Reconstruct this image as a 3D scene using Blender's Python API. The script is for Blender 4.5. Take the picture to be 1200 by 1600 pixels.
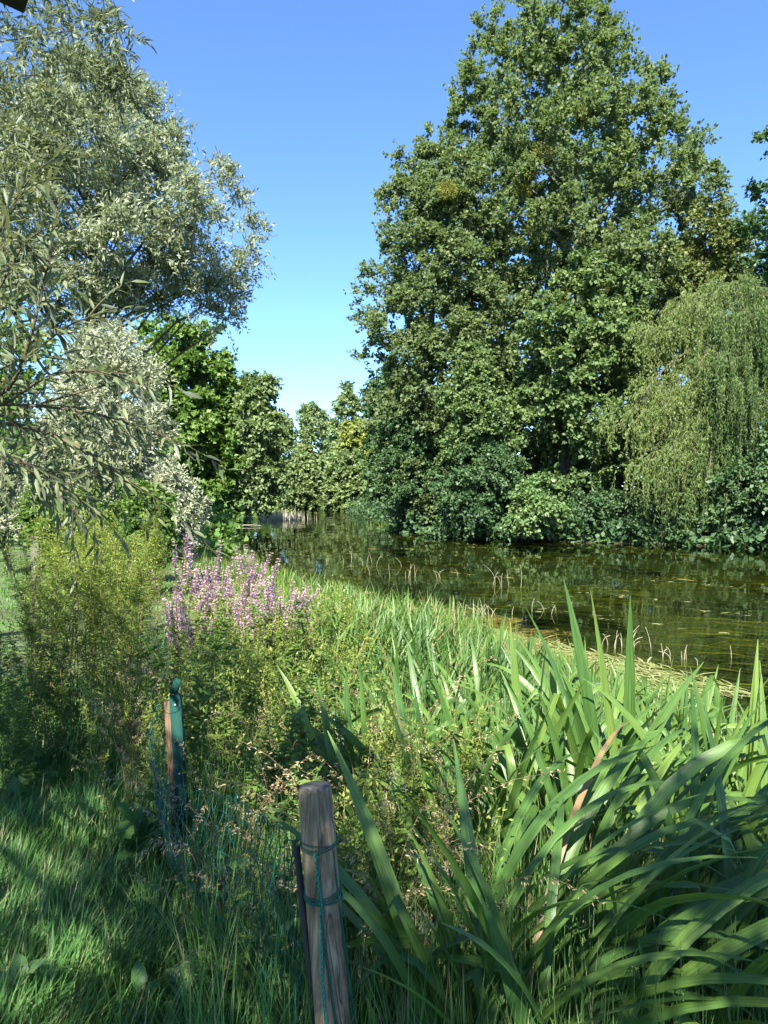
import bpy, math, random
import numpy as np
from mathutils import Vector

S = bpy.context.scene
COL = S.collection
R = math.radians
for o in list(bpy.data.objects):
    bpy.data.objects.remove(o)

# ------------------------------------------------------------------ camera
F = 1156.0                      # focal length in pixels of a 1200 x 1600 frame
EYE = np.array([0.0, 0.0, 2.30])
PITCH = R(1.73)
cam = bpy.data.cameras.new('camera')
cam.sensor_fit = 'VERTICAL'
cam.sensor_height = 36.0
cam.lens = 36.0 * F / 1600.0
cam.clip_start = 0.05
cam.clip_end = 3000.0
camo = bpy.data.objects.new('camera', cam)
COL.objects.link(camo)
camo.location = EYE
camo.rotation_euler = (R(90) - PITCH, 0, 0)
S.camera = camo

# ------------------------------------------------------------------ sky, sun, exposure
SUN_EL, SUN_AZ = R(48), R(192)   # azimuth clockwise from +Y (the view direction): behind the camera, to the left
world = bpy.data.worlds.new('World')
S.world = world
world.use_nodes = True
nt = world.node_tree
nt.nodes.clear()
sky = nt.nodes.new('ShaderNodeTexSky')
sky.sky_type = 'NISHITA'
sky.sun_disc = False
sky.sun_elevation = SUN_EL
sky.sun_rotation = SUN_AZ
sky.altitude = 800
sky.air_density = 1.0
sky.dust_density = 0.2
sky.ozone_density = 10.0
bg = nt.nodes.new('ShaderNodeBackground')
bg.inputs['Strength'].default_value = 0.088
wo = nt.nodes.new('ShaderNodeOutputWorld')
nt.links.new(sky.outputs[0], bg.inputs[0])
nt.links.new(bg.outputs[0], wo.inputs[0])

sl = bpy.data.lights.new('sun', 'SUN')
sl.energy = 5.0
sl.angle = R(0.5)
sl.color = (1.0, 0.945, 0.83)
so = bpy.data.objects.new('sun', sl)
COL.objects.link(so)
to_sun = Vector((math.sin(SUN_AZ) * math.cos(SUN_EL), math.cos(SUN_AZ) * math.cos(SUN_EL), math.sin(SUN_EL)))
so.rotation_euler = to_sun.to_track_quat('Z', 'Y').to_euler()
so.location = (-20, -25, 40)

vs = S.view_settings
vs.view_transform = 'Standard'
vs.look = 'None'
vs.exposure = 2.0
vs.gamma = 1.0
vs.use_curve_mapping = False
cy = S.cycles
cy.max_bounces = 8
cy.diffuse_bounces = 4
cy.glossy_bounces = 2
cy.transmission_bounces = 4
cy.transparent_max_bounces = 6
cy.caustics_reflective = False
cy.caustics_refractive = False
cy.sample_clamp_indirect = 4.0
cy.use_denoising = True
cy.use_light_tree = False

# ------------------------------------------------------------------ helpers
def at(px, py, Y):
    """world point seen at photo pixel (px, py) whose depth along +Y is Y"""
    u, v = (px - 600) / F, (800 - py) / F
    c, s = math.cos(PITCH), math.sin(PITCH)
    d = np.array([u, c + v * s, -s + v * c])
    return EYE + d * (Y / d[1])

def tag(o, label=None, cat=None, group=None, kind=None):
    if label: o['label'] = label
    if cat: o['category'] = cat
    if group: o['group'] = group
    if kind: o['kind'] = kind
    return o

def thing(name, label, cat, loc=(0, 0, 0), rz=0.0, group=None):
    o = bpy.data.objects.new(name, None)
    o.empty_display_size = 0.2
    COL.objects.link(o)
    o.location = [float(v) for v in loc]
    o.rotation_euler = (0, 0, rz)
    return tag(o, label, cat, group)

def raw_mesh(name, V, quads=None, tris=None, mat=None, smooth=True, attrs=None):
    me = bpy.data.meshes.new(name)
    V = np.ascontiguousarray(V, dtype=np.float32)
    nq = 0 if quads is None else len(quads)
    ntr = 0 if tris is None else len(tris)
    me.vertices.add(len(V))
    me.vertices.foreach_set('co', V.ravel())
    parts, tot = [], []
    if nq: parts.append(np.asarray(quads, np.int32).ravel()); tot.append(np.full(nq, 4, np.int32))
    if ntr: parts.append(np.asarray(tris, np.int32).ravel()); tot.append(np.full(ntr, 3, np.int32))
    idx = np.concatenate(parts); tot = np.concatenate(tot)
    me.loops.add(len(idx))
    me.loops.foreach_set('vertex_index', idx)
    me.polygons.add(len(tot))
    me.polygons.foreach_set('loop_start', (np.cumsum(tot) - tot).astype(np.int32))
    if smooth:
        me.polygons.foreach_set('use_smooth', np.ones(len(tot), bool))
    if attrs:
        for k, a in attrs.items():
            at_ = me.attributes.new(k, 'FLOAT', 'POINT')
            at_.data.foreach_set('value', np.ascontiguousarray(a, np.float32))
    me.update(calc_edges=True)
    if mat: me.materials.append(mat)
    return me

def link(name, me, parent=None, kind=None):
    o = bpy.data.objects.new(name, me)
    COL.objects.link(o)
    if parent is not None: o.parent = parent
    if kind: o['kind'] = kind
    return o

def unit(a):
    return a / np.maximum(np.linalg.norm(a, axis=-1, keepdims=True), 1e-9)

class MB:
    """collects tubes, boxes and lathes into one mesh"""
    def __init__(s): s.V, s.Q, s.T, s.n = [], [], [], 0
    def add(s, v, q=None, t=None):
        s.V.append(np.asarray(v, float))
        if q is not None and len(q): s.Q.append(np.asarray(q) + s.n)
        if t is not None and len(t): s.T.append(np.asarray(t) + s.n)
        s.n += len(v)
    def tube(s, pts, rad, k=6, cap=True):
        pts = np.asarray(pts, float); m = len(pts)
        rad = np.broadcast_to(np.asarray(rad, float), (m,))
        tan = unit(np.gradient(pts, axis=0))
        ref = np.array([0.31, 0.17, 0.93]) if abs(tan[:, 2]).mean() < 0.8 else np.array([1.0, 0.11, 0.05])
        a = unit(np.cross(tan, ref)); b = np.cross(tan, a)
        ang = np.arange(k) * 2 * math.pi / k
        ring = a[:, None] * np.cos(ang)[None, :, None] + b[:, None] * np.sin(ang)[None, :, None]
        v = (pts[:, None] + ring * rad[:, None, None]).reshape(-1, 3)
        i, j = np.meshgrid(np.arange(m - 1), np.arange(k), indexing='ij')
        i, j = i.ravel(), j.ravel(); j2 = (j + 1) % k
        q = np.stack([i * k + j, i * k + j2, (i + 1) * k + j2, (i + 1) * k + j], 1)
        t = None
        if cap:
            v = np.vstack([v, pts[:1], pts[-1:]])
            jj = np.arange(k); j3 = (jj + 1) % k
            t = np.vstack([np.stack([np.full(k, m * k), j3, jj], 1),
                           np.stack([np.full(k, m * k + 1), (m - 1) * k + jj, (m - 1) * k + j3], 1)])
        s.add(v, q, t)
    def box(s, c, size, M=None):
        x, y, z = np.asarray(size) / 2.0
        v = np.array([[-x, -y, -z], [x, -y, -z], [x, y, -z], [-x, y, -z], [-x, -y, z], [x, -y, z], [x, y, z], [-x, y, z]])
        if M is not None: v = v @ np.asarray(M).T
        s.add(v + np.asarray(c), [[3, 2, 1, 0], [4, 5, 6, 7], [0, 1, 5, 4], [1, 2, 6, 5], [2, 3, 7, 6], [3, 0, 4, 7]])
    def mesh(s, name, mat, smooth=True):
        return raw_mesh(name, np.vstack(s.V), np.vstack(s.Q) if s.Q else None, np.vstack(s.T) if s.T else None, mat, smooth)
    def build(s, name, mat, parent=None, kind=None, smooth=True):
        return link(name, s.mesh(name, mat, smooth), parent, kind)

class Leaves:
    """collects leaf blades: base point, axis, face normal, length, width, tint"""
    def __init__(s): s.d = []
    def add(s, P, A, N, L, W, T):
        n = len(P)
        s.d.append((P, unit(A), N, np.broadcast_to(L, (n,)), np.broadcast_to(W, (n,)), np.broadcast_to(T, (n,))))
    def mesh(s, name, mat, shape='kite'):
        P = np.vstack([x[0] for x in s.d]); A = np.vstack([x[1] for x in s.d]); N = np.vstack([x[2] for x in s.d])
        L = np.concatenate([x[3] for x in s.d])[:, None]; W = np.concatenate([x[4] for x in s.d])[:, None]
        T = np.concatenate([x[5] for x in s.d])
        Sd = unit(np.cross(A, N)); N = np.cross(Sd, A)
        n = len(P); b = np.arange(n)
        if shape == 'kite':
            v = np.stack([P, P + A * L * .42 + Sd * W * .5 + N * W * .10, P + A * L - N * L * .10,
                          P + A * L * .42 - Sd * W * .5 + N * W * .10], 1)
            q = np.stack([b * 4, b * 4 + 1, b * 4 + 2, b * 4 + 3], 1)
            return raw_mesh(name, v.reshape(-1, 3), q, None, mat, False, {'tint': np.repeat(T, 4)})
        # lance: eight-point blade with a folded midrib
        v = np.stack([P, P + A * L * .3 + Sd * W * .5 + N * W * .16, P + A * L * .68 + Sd * W * .36 - N * L * .03, P + A * L - N * L * .14,
                      P + A * L * .68 - Sd * W * .36 - N * L * .03, P + A * L * .3 - Sd * W * .5 + N * W * .16,
                      P + A * L * .3, P + A * L * .68 - N * (L * .03 + W * .12)], 1)
        o = b[:, None] * 8
        q = np.vstack([o + np.array([[1, 2, 7, 6]]), o + np.array([[6, 7, 4, 5]])])
        t = np.vstack([o + np.array([[0, 1, 6]]), o + np.array([[0, 6, 5]]), o + np.array([[2, 3, 7]]), o + np.array([[7, 3, 4]])])
        return raw_mesh(name, v.reshape(-1, 3), q, t, mat, True, {'tint': np.repeat(T, 8)})
    def build(s, name, mat, parent=None, kind=None, shape='kite'):
        return link(name, s.mesh(name, mat, shape), parent, kind)

# ------------------------------------------------------------------ materials
def new_mat(name):
    m = bpy.data.materials.new(name); m.use_nodes = True
    n = m.node_tree; n.nodes.clear()
    return m, n, n.nodes.new('ShaderNodeOutputMaterial')

def ramp(n, cols, pos=None):
    r = n.nodes.new('ShaderNodeValToRGB')
    e = r.color_ramp.elements
    pos = pos or [i / (len(cols) - 1) for i in range(len(cols))]
    while len(e) < len(cols): e.new(0.5)
    for k, (c, p) in enumerate(zip(cols, pos)):
        e[k].position = p; e[k].color = (*c, 1)
    return r

def leaf_mat(name, cols, under=None, trans=0.35, tcol=None, rough=0.5, spec=0.35, pos=None):
    """leaf tissue: colour by the leaf's own tint, gloss on top, light passing through; optional paler underside"""
    m, n, out = new_mat(name)
    a = n.nodes.new('ShaderNodeAttribute'); a.attribute_name = 'tint'
    r = ramp(n, cols, pos); n.links.new(a.outputs['Fac'], r.inputs[0])
    col = r.outputs[0]
    if under:
        g = n.nodes.new('ShaderNodeNewGeometry')
        mx = n.nodes.new('ShaderNodeMix'); mx.data_type = 'RGBA'
        n.links.new(g.outputs['Backfacing'], mx.inputs[0]); n.links.new(col, mx.inputs[6])
        mx.inputs[7].default_value = (*under, 1); col = mx.outputs[2]
    p = n.nodes.new('ShaderNodeBsdfPrincipled')
    n.links.new(col, p.inputs['Base Color'])
    p.inputs['Roughness'].default_value = rough
    p.inputs['Specular IOR Level'].default_value = spec
    t = n.nodes.new('ShaderNodeBsdfTranslucent')
    if tcol:
        mt = n.nodes.new('ShaderNodeMix'); mt.data_type = 'RGBA'; mt.blend_type = 'MULTIPLY'; mt.inputs[0].default_value = 1
        n.links.new(col, mt.inputs[6]); mt.inputs[7].default_value = (*tcol, 1); n.links.new(mt.outputs[2], t.inputs[0])
    else:
        n.links.new(col, t.inputs[0])
    s = n.nodes.new('ShaderNodeMixShader'); s.inputs[0].default_value = trans
    n.links.new(p.outputs[0], s.inputs[1]); n.links.new(t.outputs[0], s.inputs[2])
    n.links.new(s.outputs[0], out.inputs[0])
    return m

def noise_mat(name, cols, scale=4.0, stretch=(1, 1, 1), rough=0.85, bump=0.3, detail=6, pos=None, dist=0.02):
    m, n, out = new_mat(name)
    tc = n.nodes.new('ShaderNodeTexCoord')
    mp = n.nodes.new('ShaderNodeMapping'); mp.inputs['Scale'].default_value = stretch
    n.links.new(tc.outputs['Object'], mp.inputs[0])
    nz = n.nodes.new('ShaderNodeTexNoise'); nz.inputs['Scale'].default_value = scale; nz.inputs['Detail'].default_value = detail
    nz.inputs['Roughness'].default_value = 0.65
    n.links.new(mp.outputs[0], nz.inputs['Vector'])
    r = ramp(n, cols, pos); n.links.new(nz.outputs[0], r.inputs[0])
    p = n.nodes.new('ShaderNodeBsdfPrincipled'); p.inputs['Roughness'].default_value = rough
    p.inputs['Specular IOR Level'].default_value = 0.3
    n.links.new(r.outputs[0], p.inputs['Base Color'])
    b = n.nodes.new('ShaderNodeBump'); b.inputs['Strength'].default_value = bump; b.inputs['Distance'].default_value = dist
    n.links.new(nz.outputs[0], b.inputs['Height']); n.links.new(b.outputs[0], p.inputs['Normal'])
    n.links.new(p.outputs[0], out.inputs[0])
    return m

M = {}
YT = (1.08, 1.2, 0.5)
M['poplar'] = leaf_mat('poplar_leaf', [(.08, .125, .055), (.13, .18, .075), (.185, .225, .095)], under=(.14, .185, .10), trans=.45, tcol=YT, spec=.2, rough=.55)
M['maple'] = leaf_mat('maple_leaf', [(.07, .125, .045), (.115, .18, .062), (.175, .22, .08)], under=(.13, .185, .085), trans=.37, tcol=YT, spec=.22, rough=.55)
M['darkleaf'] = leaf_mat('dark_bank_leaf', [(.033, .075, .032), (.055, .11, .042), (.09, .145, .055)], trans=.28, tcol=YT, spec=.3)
M['brightbush'] = leaf_mat('bright_bush_leaf', [(.07, .13, .04), (.11, .19, .06), (.16, .22, .08)], trans=.3, tcol=YT, spec=.45)
M['olive'] = leaf_mat('olive_leaf', [(.07, .11, .035), (.125, .155, .05), (.20, .19, .065)], trans=.3, tcol=YT, spec=.25)
M['alder'] = leaf_mat('alder_leaf', [(.065, .13, .028), (.105, .185, .04), (.155, .225, .05)], trans=.35, tcol=YT, spec=.25)
M['far'] = leaf_mat('far_leaf', [(.13, .19, .08), (.19, .25, .11), (.25, .29, .13)], trans=.34, tcol=YT, spec=.2)  # paler leaf tones stand in for haze on distant trees
M['yellowtree'] = leaf_mat('yellow_leaf', [(.13, .19, .05), (.19, .245, .06), (.27, .29, .07)], trans=.35, tcol=(1.1, 1.1, .6))
M['wwillow'] = leaf_mat('white_willow_leaf', [(.13, .165, .09), (.19, .22, .13), (.26, .28, .17)], under=(.30, .33, .24), trans=.28, tcol=(1.0, 1.15, .7), spec=.25, rough=.5)
M['silver'] = leaf_mat('silver_leaf', [(.19, .22, .14), (.27, .295, .19), (.35, .365, .25)], under=(.38, .40, .30), trans=.25, tcol=(1.0, 1.1, .75), spec=.25)
M['nearwillow'] = leaf_mat('near_willow_leaf', [(.06, .09, .04), (.10, .13, .055), (.15, .165, .065)], under=(.17, .20, .14), trans=.25, tcol=(1.2, 1.2, .6), spec=.3, rough=.5)
M['weeping'] = leaf_mat('weeping_leaf', [(.05, .10, .03), (.11, .165, .045), (.20, .245, .07)], trans=.4, tcol=YT, spec=.25)
M['mistletoe'] = leaf_mat('mistletoe_leaf', [(.10, .13, .015), (.17, .18, .02), (.24, .22, .03)], trans=.3)
M['weed'] = leaf_mat('weed_leaf', [(.085, .15, .028), (.165, .235, .045), (.28, .32, .08)], trans=.42, tcol=YT, spec=.22)
M['herb'] = leaf_mat('herb_leaf', [(.06, .115, .025), (.105, .175, .035), (.19, .25, .055)], trans=.4, tcol=YT, spec=.3)
M['dock'] = leaf_mat('dock_leaf', [(.04, .10, .025), (.07, .15, .04), (.10, .19, .05)], trans=.3, tcol=YT, spec=.5, rough=.4)
M['grass'] = leaf_mat('grass_blade', [(.05, .15, .038), (.09, .21, .055), (.16, .26, .075), (.38, .34, .19)], trans=.42, tcol=YT, spec=.3, pos=[0, .45, .9, 1])
M['lawn'] = leaf_mat('lawn_blade', [(.06, .16, .02), (.09, .21, .03), (.14, .25, .05)], trans=.4, tcol=YT)
M['sedge'] = leaf_mat('sedge_leaf', [(.07, .14, .02), (.14, .23, .03), (.28, .33, .06)], trans=.45, tcol=(1.2, 1.1, .5), spec=.4)
M['dry'] = leaf_mat('dry_straw', [(.22, .16, .08), (.36, .28, .15), (.50, .42, .26)], trans=.25)
M['pale_stalk'] = leaf_mat('pale_stalk', [(.42, .38, .26), (.52, .48, .36), (.62, .60, .48)], trans=.2)
M['floatleaf'] = leaf_mat('floating_leaf', [(.16, .18, .06), (.24, .27, .09), (.36, .36, .17)], trans=.15, spec=.5, rough=.35)
M['waterweed'] = leaf_mat('water_weed', [(.07, .06, .015), (.15, .12, .025), (.28, .22, .05)], trans=.2)
M['flower'] = leaf_mat('loosestrife_petal', [(.33, .16, .33), (.44, .26, .40), (.50, .37, .45), (.40, .34, .24)], trans=.35, pos=[0, .4, .7, .88])
M['whiteflower'] = leaf_mat('pale_petal', [(.45, .42, .55), (.6, .58, .68), (.75, .73, .75)], trans=.3)
M['stem'] = noise_mat('green_stem', [(.08, .11, .03), (.16, .18, .06)], 8)
M['redstem'] = noise_mat('reddish_stem', [(.13, .09, .04), (.22, .16, .08)], 8)
M['bark'] = noise_mat('bark', [(.035, .028, .02), (.09, .075, .055), (.16, .14, .11)], 3, (3, 3, .6), bump=.8, dist=.06)
M['palebark'] = noise_mat('pale_bark', [(.06, .055, .042), (.14, .13, .105), (.22, .205, .175)], 3, (2, 2, .7), bump=.6, dist=.05)
M['twig'] = noise_mat('twig_bark', [(.05, .042, .025), (.12, .10, .06)], 10)
M['soil'] = noise_mat('soil', [(.03, .03, .012), (.06, .065, .025), (.09, .10, .035)], 2.2, rough=.95, bump=.6)

def iris_mat(name, cols, tip, trans=.38):
    """sword leaf: parallel veins along the blade, dry tip where the blade's own age says so"""
    m, n, out = new_mat(name)
    def attr(k):
        a = n.nodes.new('ShaderNodeAttribute'); a.attribute_name = k; return a.outputs['Fac']
    r = ramp(n, cols); n.links.new(attr('tint'), r.inputs[0])
    cmb = n.nodes.new('ShaderNodeCombineXYZ'); n.links.new(attr('across'), cmb.inputs[0]); n.links.new(attr('along'), cmb.inputs[1]); n.links.new(attr('tint'), cmb.inputs[2])
    mp = n.nodes.new('ShaderNodeMapping'); mp.inputs['Scale'].default_value = (9, 1.2, 7); n.links.new(cmb.outputs[0], mp.inputs[0])
    nz = n.nodes.new('ShaderNodeTexNoise'); nz.inputs['Scale'].default_value = 1.6; nz.inputs['Detail'].default_value = 4
    n.links.new(mp.outputs[0], nz.inputs['Vector'])
    vr = ramp(n, [(.5, .56, .5), (1.3, 1.25, 1.15)], [.3, .7]); n.links.new(nz.outputs[0], vr.inputs[0])
    mu = n.nodes.new('ShaderNodeMix'); mu.data_type = 'RGBA'; mu.blend_type = 'MULTIPLY'; mu.inputs[0].default_value = 1
    n.links.new(r.outputs[0], mu.inputs[6]); n.links.new(vr.outputs[0], mu.inputs[7])
    ad = n.nodes.new('ShaderNodeMath'); ad.operation = 'MULTIPLY_ADD'
    n.links.new(nz.outputs[0], ad.inputs[0]); ad.inputs[1].default_value = .35; n.links.new(attr('dry'), ad.inputs[2])
    tr = ramp(n, [(0, 0, 0), (1, 1, 1)], [.48, .6]); n.links.new(ad.outputs[0], tr.inputs[0])
    mx = n.nodes.new('ShaderNodeMix'); mx.data_type = 'RGBA'
    n.links.new(tr.outputs[0], mx.inputs[0]); n.links.new(mu.outputs[2], mx.inputs[6]); mx.inputs[7].default_value = (*tip, 1)
    p = n.nodes.new('ShaderNodeBsdfPrincipled'); n.links.new(mx.outputs[2], p.inputs['Base Color'])
    p.inputs['Roughness'].default_value = .38; p.inputs['Specular IOR Level'].default_value = .45
    b = n.nodes.new('ShaderNodeBump'); b.inputs['Strength'].default_value = .35; b.inputs['Distance'].default_value = .003
    n.links.new(nz.outputs[0], b.inputs['Height']); n.links.new(b.outputs[0], p.inputs['Normal'])
    t = n.nodes.new('ShaderNodeBsdfTranslucent')
    mt = n.nodes.new('ShaderNodeMix'); mt.data_type = 'RGBA'; mt.blend_type = 'MULTIPLY'; mt.inputs[0].default_value = 1
    n.links.new(mx.outputs[2], mt.inputs[6]); mt.inputs[7].default_value = (1.3, 1.2, .5, 1); n.links.new(mt.outputs[2], t.inputs[0])
    s = n.nodes.new('ShaderNodeMixShader'); s.inputs[0].default_value = trans
    n.links.new(p.outputs[0], s.inputs[1]); n.links.new(t.outputs[0], s.inputs[2]); n.links.new(s.outputs[0], out.inputs[0])
    return m
M['iris'] = iris_mat('iris_blade', [(.05, .12, .036), (.09, .18, .042), (.165, .255, .055)], (.27, .185, .095))

# ------------------------------------------------------------------ terrain and river
NB = np.array([(-30, 4.6), (0, 3.7), (4, 3.5), (7, 3.35), (9, 2.7), (12, 1.0), (14.5, -.1), (18, -2.0), (22, -3.7), (27, -5.2), (35, -7), (46, -8.8), (55, -10), (70, -11), (85, -9), (100, -4), (120, 8), (160, 40), (400, 300)], float)
FB = np.array([(-30, 34), (0, 28), (15, 22), (24, 17.5), (29, 15), (32, 9), (35, 4), (37, 2.2), (42, 1), (56, -.2), (70, -2.5), (80, -3), (90, 1), (100, 6), (120, 20), (160, 55), (400, 316)], float)
def near_bank(y): return np.interp(y, NB[:, 0], NB[:, 1])
def far_bank(y): return np.interp(y, FB[:, 0], FB[:, 1])
def sstep(t):
    t = np.clip(t, 0, 1); return t * t * (3 - 2 * t)
def ground_z(x, y):
    x = np.asarray(x, float); y = np.asarray(y, float)
    wob = .16 * np.sin(y * 1.7) + .1 * np.sin(y * 4.1 + 1)
    a = near_bank(y) + wob - x                       # > 0 on the left bank
    b = x - far_bank(y) - wob                        # > 0 on the far bank
    zl = np.interp(y, [6, 15], [.72, .34]) * sstep(a / 2.7)
    zr = .9 * sstep(b / 2.5)
    bed = -np.minimum(.9, .12 + .28 * np.minimum(np.maximum(-a, 0), np.maximum(-b, 0)))
    z = np.where(a > 0, zl, np.where(b > 0, zr, bed))
    return z + .025 * np.sin(x * 2.3 + y) * np.sin(y * 1.9 - x * .6) * (z > .05)

xs = np.concatenate([[-400, -200, -100, -60, -40, -25], np.arange(-18, -6, 1.0), np.arange(-6, 6, .2), np.arange(6, 40, 1.0), [45, 60, 90, 150, 300, 400]])
ys = np.concatenate([[-300, -120, -60, -30, -15, -8, -4], np.arange(-2, 20, .25), np.arange(20, 60, .8), np.arange(60, 130, 2.5), [140, 160, 200, 300, 500, 800]])
gx, gy = np.meshgrid(xs, ys, indexing='xy')
gv = np.stack([gx, gy, ground_z(gx, gy)], -1).reshape(-1, 3)
nx = len(xs)
i, j = np.meshgrid(np.arange(len(ys) - 1), np.arange(nx - 1), indexing='ij'); i, j = i.ravel(), j.ravel()
gq = np.stack([i * nx + j, i * nx + j + 1, (i + 1) * nx + j + 1, (i + 1) * nx + j], 1)
ground = link('ground', raw_mesh('ground', gv, gq, None, None))
ground['kind'] = 'structure'
m, n, out = new_mat('earth_and_turf')
geo = n.nodes.new('ShaderNodeNewGeometry')
n1 = n.nodes.new('ShaderNodeTexNoise'); n1.inputs['Scale'].default_value = 1.1; n1.inputs['Detail'].default_value = 8; n.links.new(geo.outputs['Position'], n1.inputs['Vector'])
r1 = ramp(n, [(.035, .035, .015), (.05, .075, .02), (.07, .14, .025)], [.3, .5, .7]); n.links.new(n1.outputs[0], r1.inputs[0])
sep = n.nodes.new('ShaderNodeSeparateXYZ'); n.links.new(geo.outputs['Position'], sep.inputs[0])
rz_ = ramp(n, [(0, 0, 0), (1, 1, 1)], [0.0, 0.12]); n.links.new(sep.outputs[2], rz_.inputs[0])
mx = n.nodes.new('ShaderNodeMix'); mx.data_type = 'RGBA'; n.links.new(rz_.outputs[0], mx.inputs[0])
mx.inputs[6].default_value = (.022, .024, .009, 1); n.links.new(r1.outputs[0], mx.inputs[7])
p = n.nodes.new('ShaderNodeBsdfPrincipled'); p.inputs['Roughness'].default_value = .95; n.links.new(mx.outputs[2], p.inputs['Base Color'])
b = n.nodes.new('ShaderNodeBump'); b.inputs['Strength'].default_value = .7; b.inputs['Distance'].default_value = .08
n.links.new(n1.outputs[0], b.inputs['Height']); n.links.new(b.outputs[0], p.inputs['Normal']); n.links.new(p.outputs[0], out.inputs[0])
ground.data.materials.append(m)

# water: clear greenish river with a rippled mirror surface
wv = np.array([[-60, -60, 0], [120, -60, 0], [420, 420, 0], [-60, 420, 0]], float)
water = link('water', raw_mesh('water', wv, [[0, 1, 2, 3]], None, None)); water['kind'] = 'structure'
m, n, out = new_mat('river_water')
geo = n.nodes.new('ShaderNodeNewGeometry')
mp = n.nodes.new('ShaderNodeMapping'); mp.inputs['Rotation'].default_value = (0, 0, R(28)); mp.inputs['Scale'].default_value = (1.0, .38, 1)
n.links.new(geo.outputs['Position'], mp.inputs[0])
na = n.nodes.new('ShaderNodeTexNoise'); na.inputs['Scale'].default_value = 1.5; na.inputs['Detail'].default_value = 3; n.links.new(mp.outputs[0], na.inputs['Vector'])
nb = n.nodes.new('ShaderNodeTexNoise'); nb.inputs['Scale'].default_value = .35; nb.inputs['Detail'].default_value = 2; n.links.new(geo.outputs['Position'], nb.inputs['Vector'])
rb = ramp(n, [(.25, .25, .25), (1, 1, 1)], [.42, .62]); n.links.new(nb.outputs[0], rb.inputs[0])
mu = n.nodes.new('ShaderNodeMath'); mu.operation = 'MULTIPLY'; n.links.new(na.outputs[0], mu.inputs[0]); n.links.new(rb.outputs[0], mu.inputs[1])
bp = n.nodes.new('ShaderNodeBump'); bp.inputs['Strength'].default_value = .09; bp.inputs['Distance'].default_value = .10; 
sepw = n.nodes.new('ShaderNodeSeparateXYZ'); n.links.new(geo.outputs['Position'], sepw.inputs[0])
mr = n.nodes.new('ShaderNodeMapRange'); n.links.new(sepw.outputs[1], mr.inputs[0])
for q_, v_ in zip((1, 2, 3, 4), (44, 60, 1.0, 6.0)): mr.inputs[q_].default_value = v_
m2 = n.nodes.new('ShaderNodeMath'); m2.operation = 'MULTIPLY'; n.links.new(mu.outputs[0], m2.inputs[0]); n.links.new(mr.outputs[0], m2.inputs[1])   # a riffle where the river bends
n.links.new(m2.outputs[0], bp.inputs['Height'])
fr = n.nodes.new('ShaderNodeFresnel'); fr.inputs['IOR'].default_value = 1.33; n.links.new(bp.outputs[0], fr.inputs['Normal'])
gl = n.nodes.new('ShaderNodeBsdfGlossy'); gl.inputs['Roughness'].default_value = .03; n.links.new(bp.outputs[0], gl.inputs['Normal'])
tp = n.nodes.new('ShaderNodeBsdfTransparent'); tp.inputs[0].default_value = (.54, .66, .36, 1)
sh = n.nodes.new('ShaderNodeMixShader'); n.links.new(fr.outputs[0], sh.inputs[0]); n.links.new(tp.outputs[0], sh.inputs[1]); n.links.new(gl.outputs[0], sh.inputs[2])
n.links.new(sh.outputs[0], out.inputs[0])
water.data.materials.append(m)

# ------------------------------------------------------------------ tree builder
def sample_sections(rng, secs, n, shell=.5, front=.6):
    """random points inside a crown given as (z, cx, cy, r) sections, crowded towards the surface"""
    secs = np.array(sorted(secs), float)
    zz = np.linspace(secs[0, 0], secs[-1, 0], 80)
    rr = np.interp(zz, secs[:, 0], secs[:, 3])
    w = np.maximum(rr, .25) ** 1.15; w /= w.sum()
    z = rng.choice(zz, n, p=w) + rng.uniform(-.5, .5, n) * (zz[1] - zz[0])
    r = np.interp(z, secs[:, 0], secs[:, 3]); cx = np.interp(z, secs[:, 0], secs[:, 1]); cyy = np.interp(z, secs[:, 0], secs[:, 2])
    ang = rng.uniform(0, 2 * math.pi, n)
    fl = (np.sin(ang) > 0) & (rng.random(n) < front); ang[fl] *= -1     # more of the crown's budget on the river side
    lump = 1 + .13 * np.sin(ang * 3 + z * .9) + .09 * np.sin(ang * 5 - z * 1.7)
    f = np.maximum(rng.random(n) ** shell, .12)
    c = np.stack([cx, cyy, z], 1)
    return c + np.stack([np.cos(ang), np.sin(ang), np.zeros(n)], 1) * (r * f * lump)[:, None], c

def spray(rng, L, centers, outward, cr, n_twig, per, leafL, leafW, up=.45, droop=.2, squash=.8, tint=.5, tvar=.16, jit=.06, spread=1.0):
    """leafy sprays: from every clump centre twigs run outward and carry leaves"""
    K = len(centers)
    cr = np.broadcast_to(cr, (K,))
    ct = rng.normal(0, .13, K)
    idx = np.repeat(np.arange(K), n_twig); m = len(idx)
    d = rng.normal(0, 1, (m, 3)) * spread + outward[idx] * .75 + np.array([0, 0, up])
    d = unit(d); d[:, 2] *= squash
    tl = cr[idx] * rng.uniform(.55, 1.15, m)
    t = rng.uniform(.18, 1.0, (m, per)) ** .75
    P = centers[idx][:, None] + d[:, None] * (tl[:, None] * t)[..., None]
    P[..., 2] -= droop * (t ** 2) * tl[:, None]
    P = P + rng.normal(0, jit, P.shape)
    P = P.reshape(-1, 3); N_ = len(P)
    dd = np.repeat(d, per, 0)
    A = unit(dd * .8 + rng.normal(0, .7, (N_, 3)) + np.array([0, 0, -droop]))
    Nn = unit(dd * .45 + rng.normal(0, .55, (N_, 3)) + np.array([0, 0, .75]))
    L.add(P, A, Nn, leafL * rng.uniform(.65, 1.25, N_), leafW * rng.uniform(.7, 1.2, N_),
          np.clip(tint + np.repeat(ct[idx], per) + rng.normal(0, tvar, N_), 0, 1))

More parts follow.
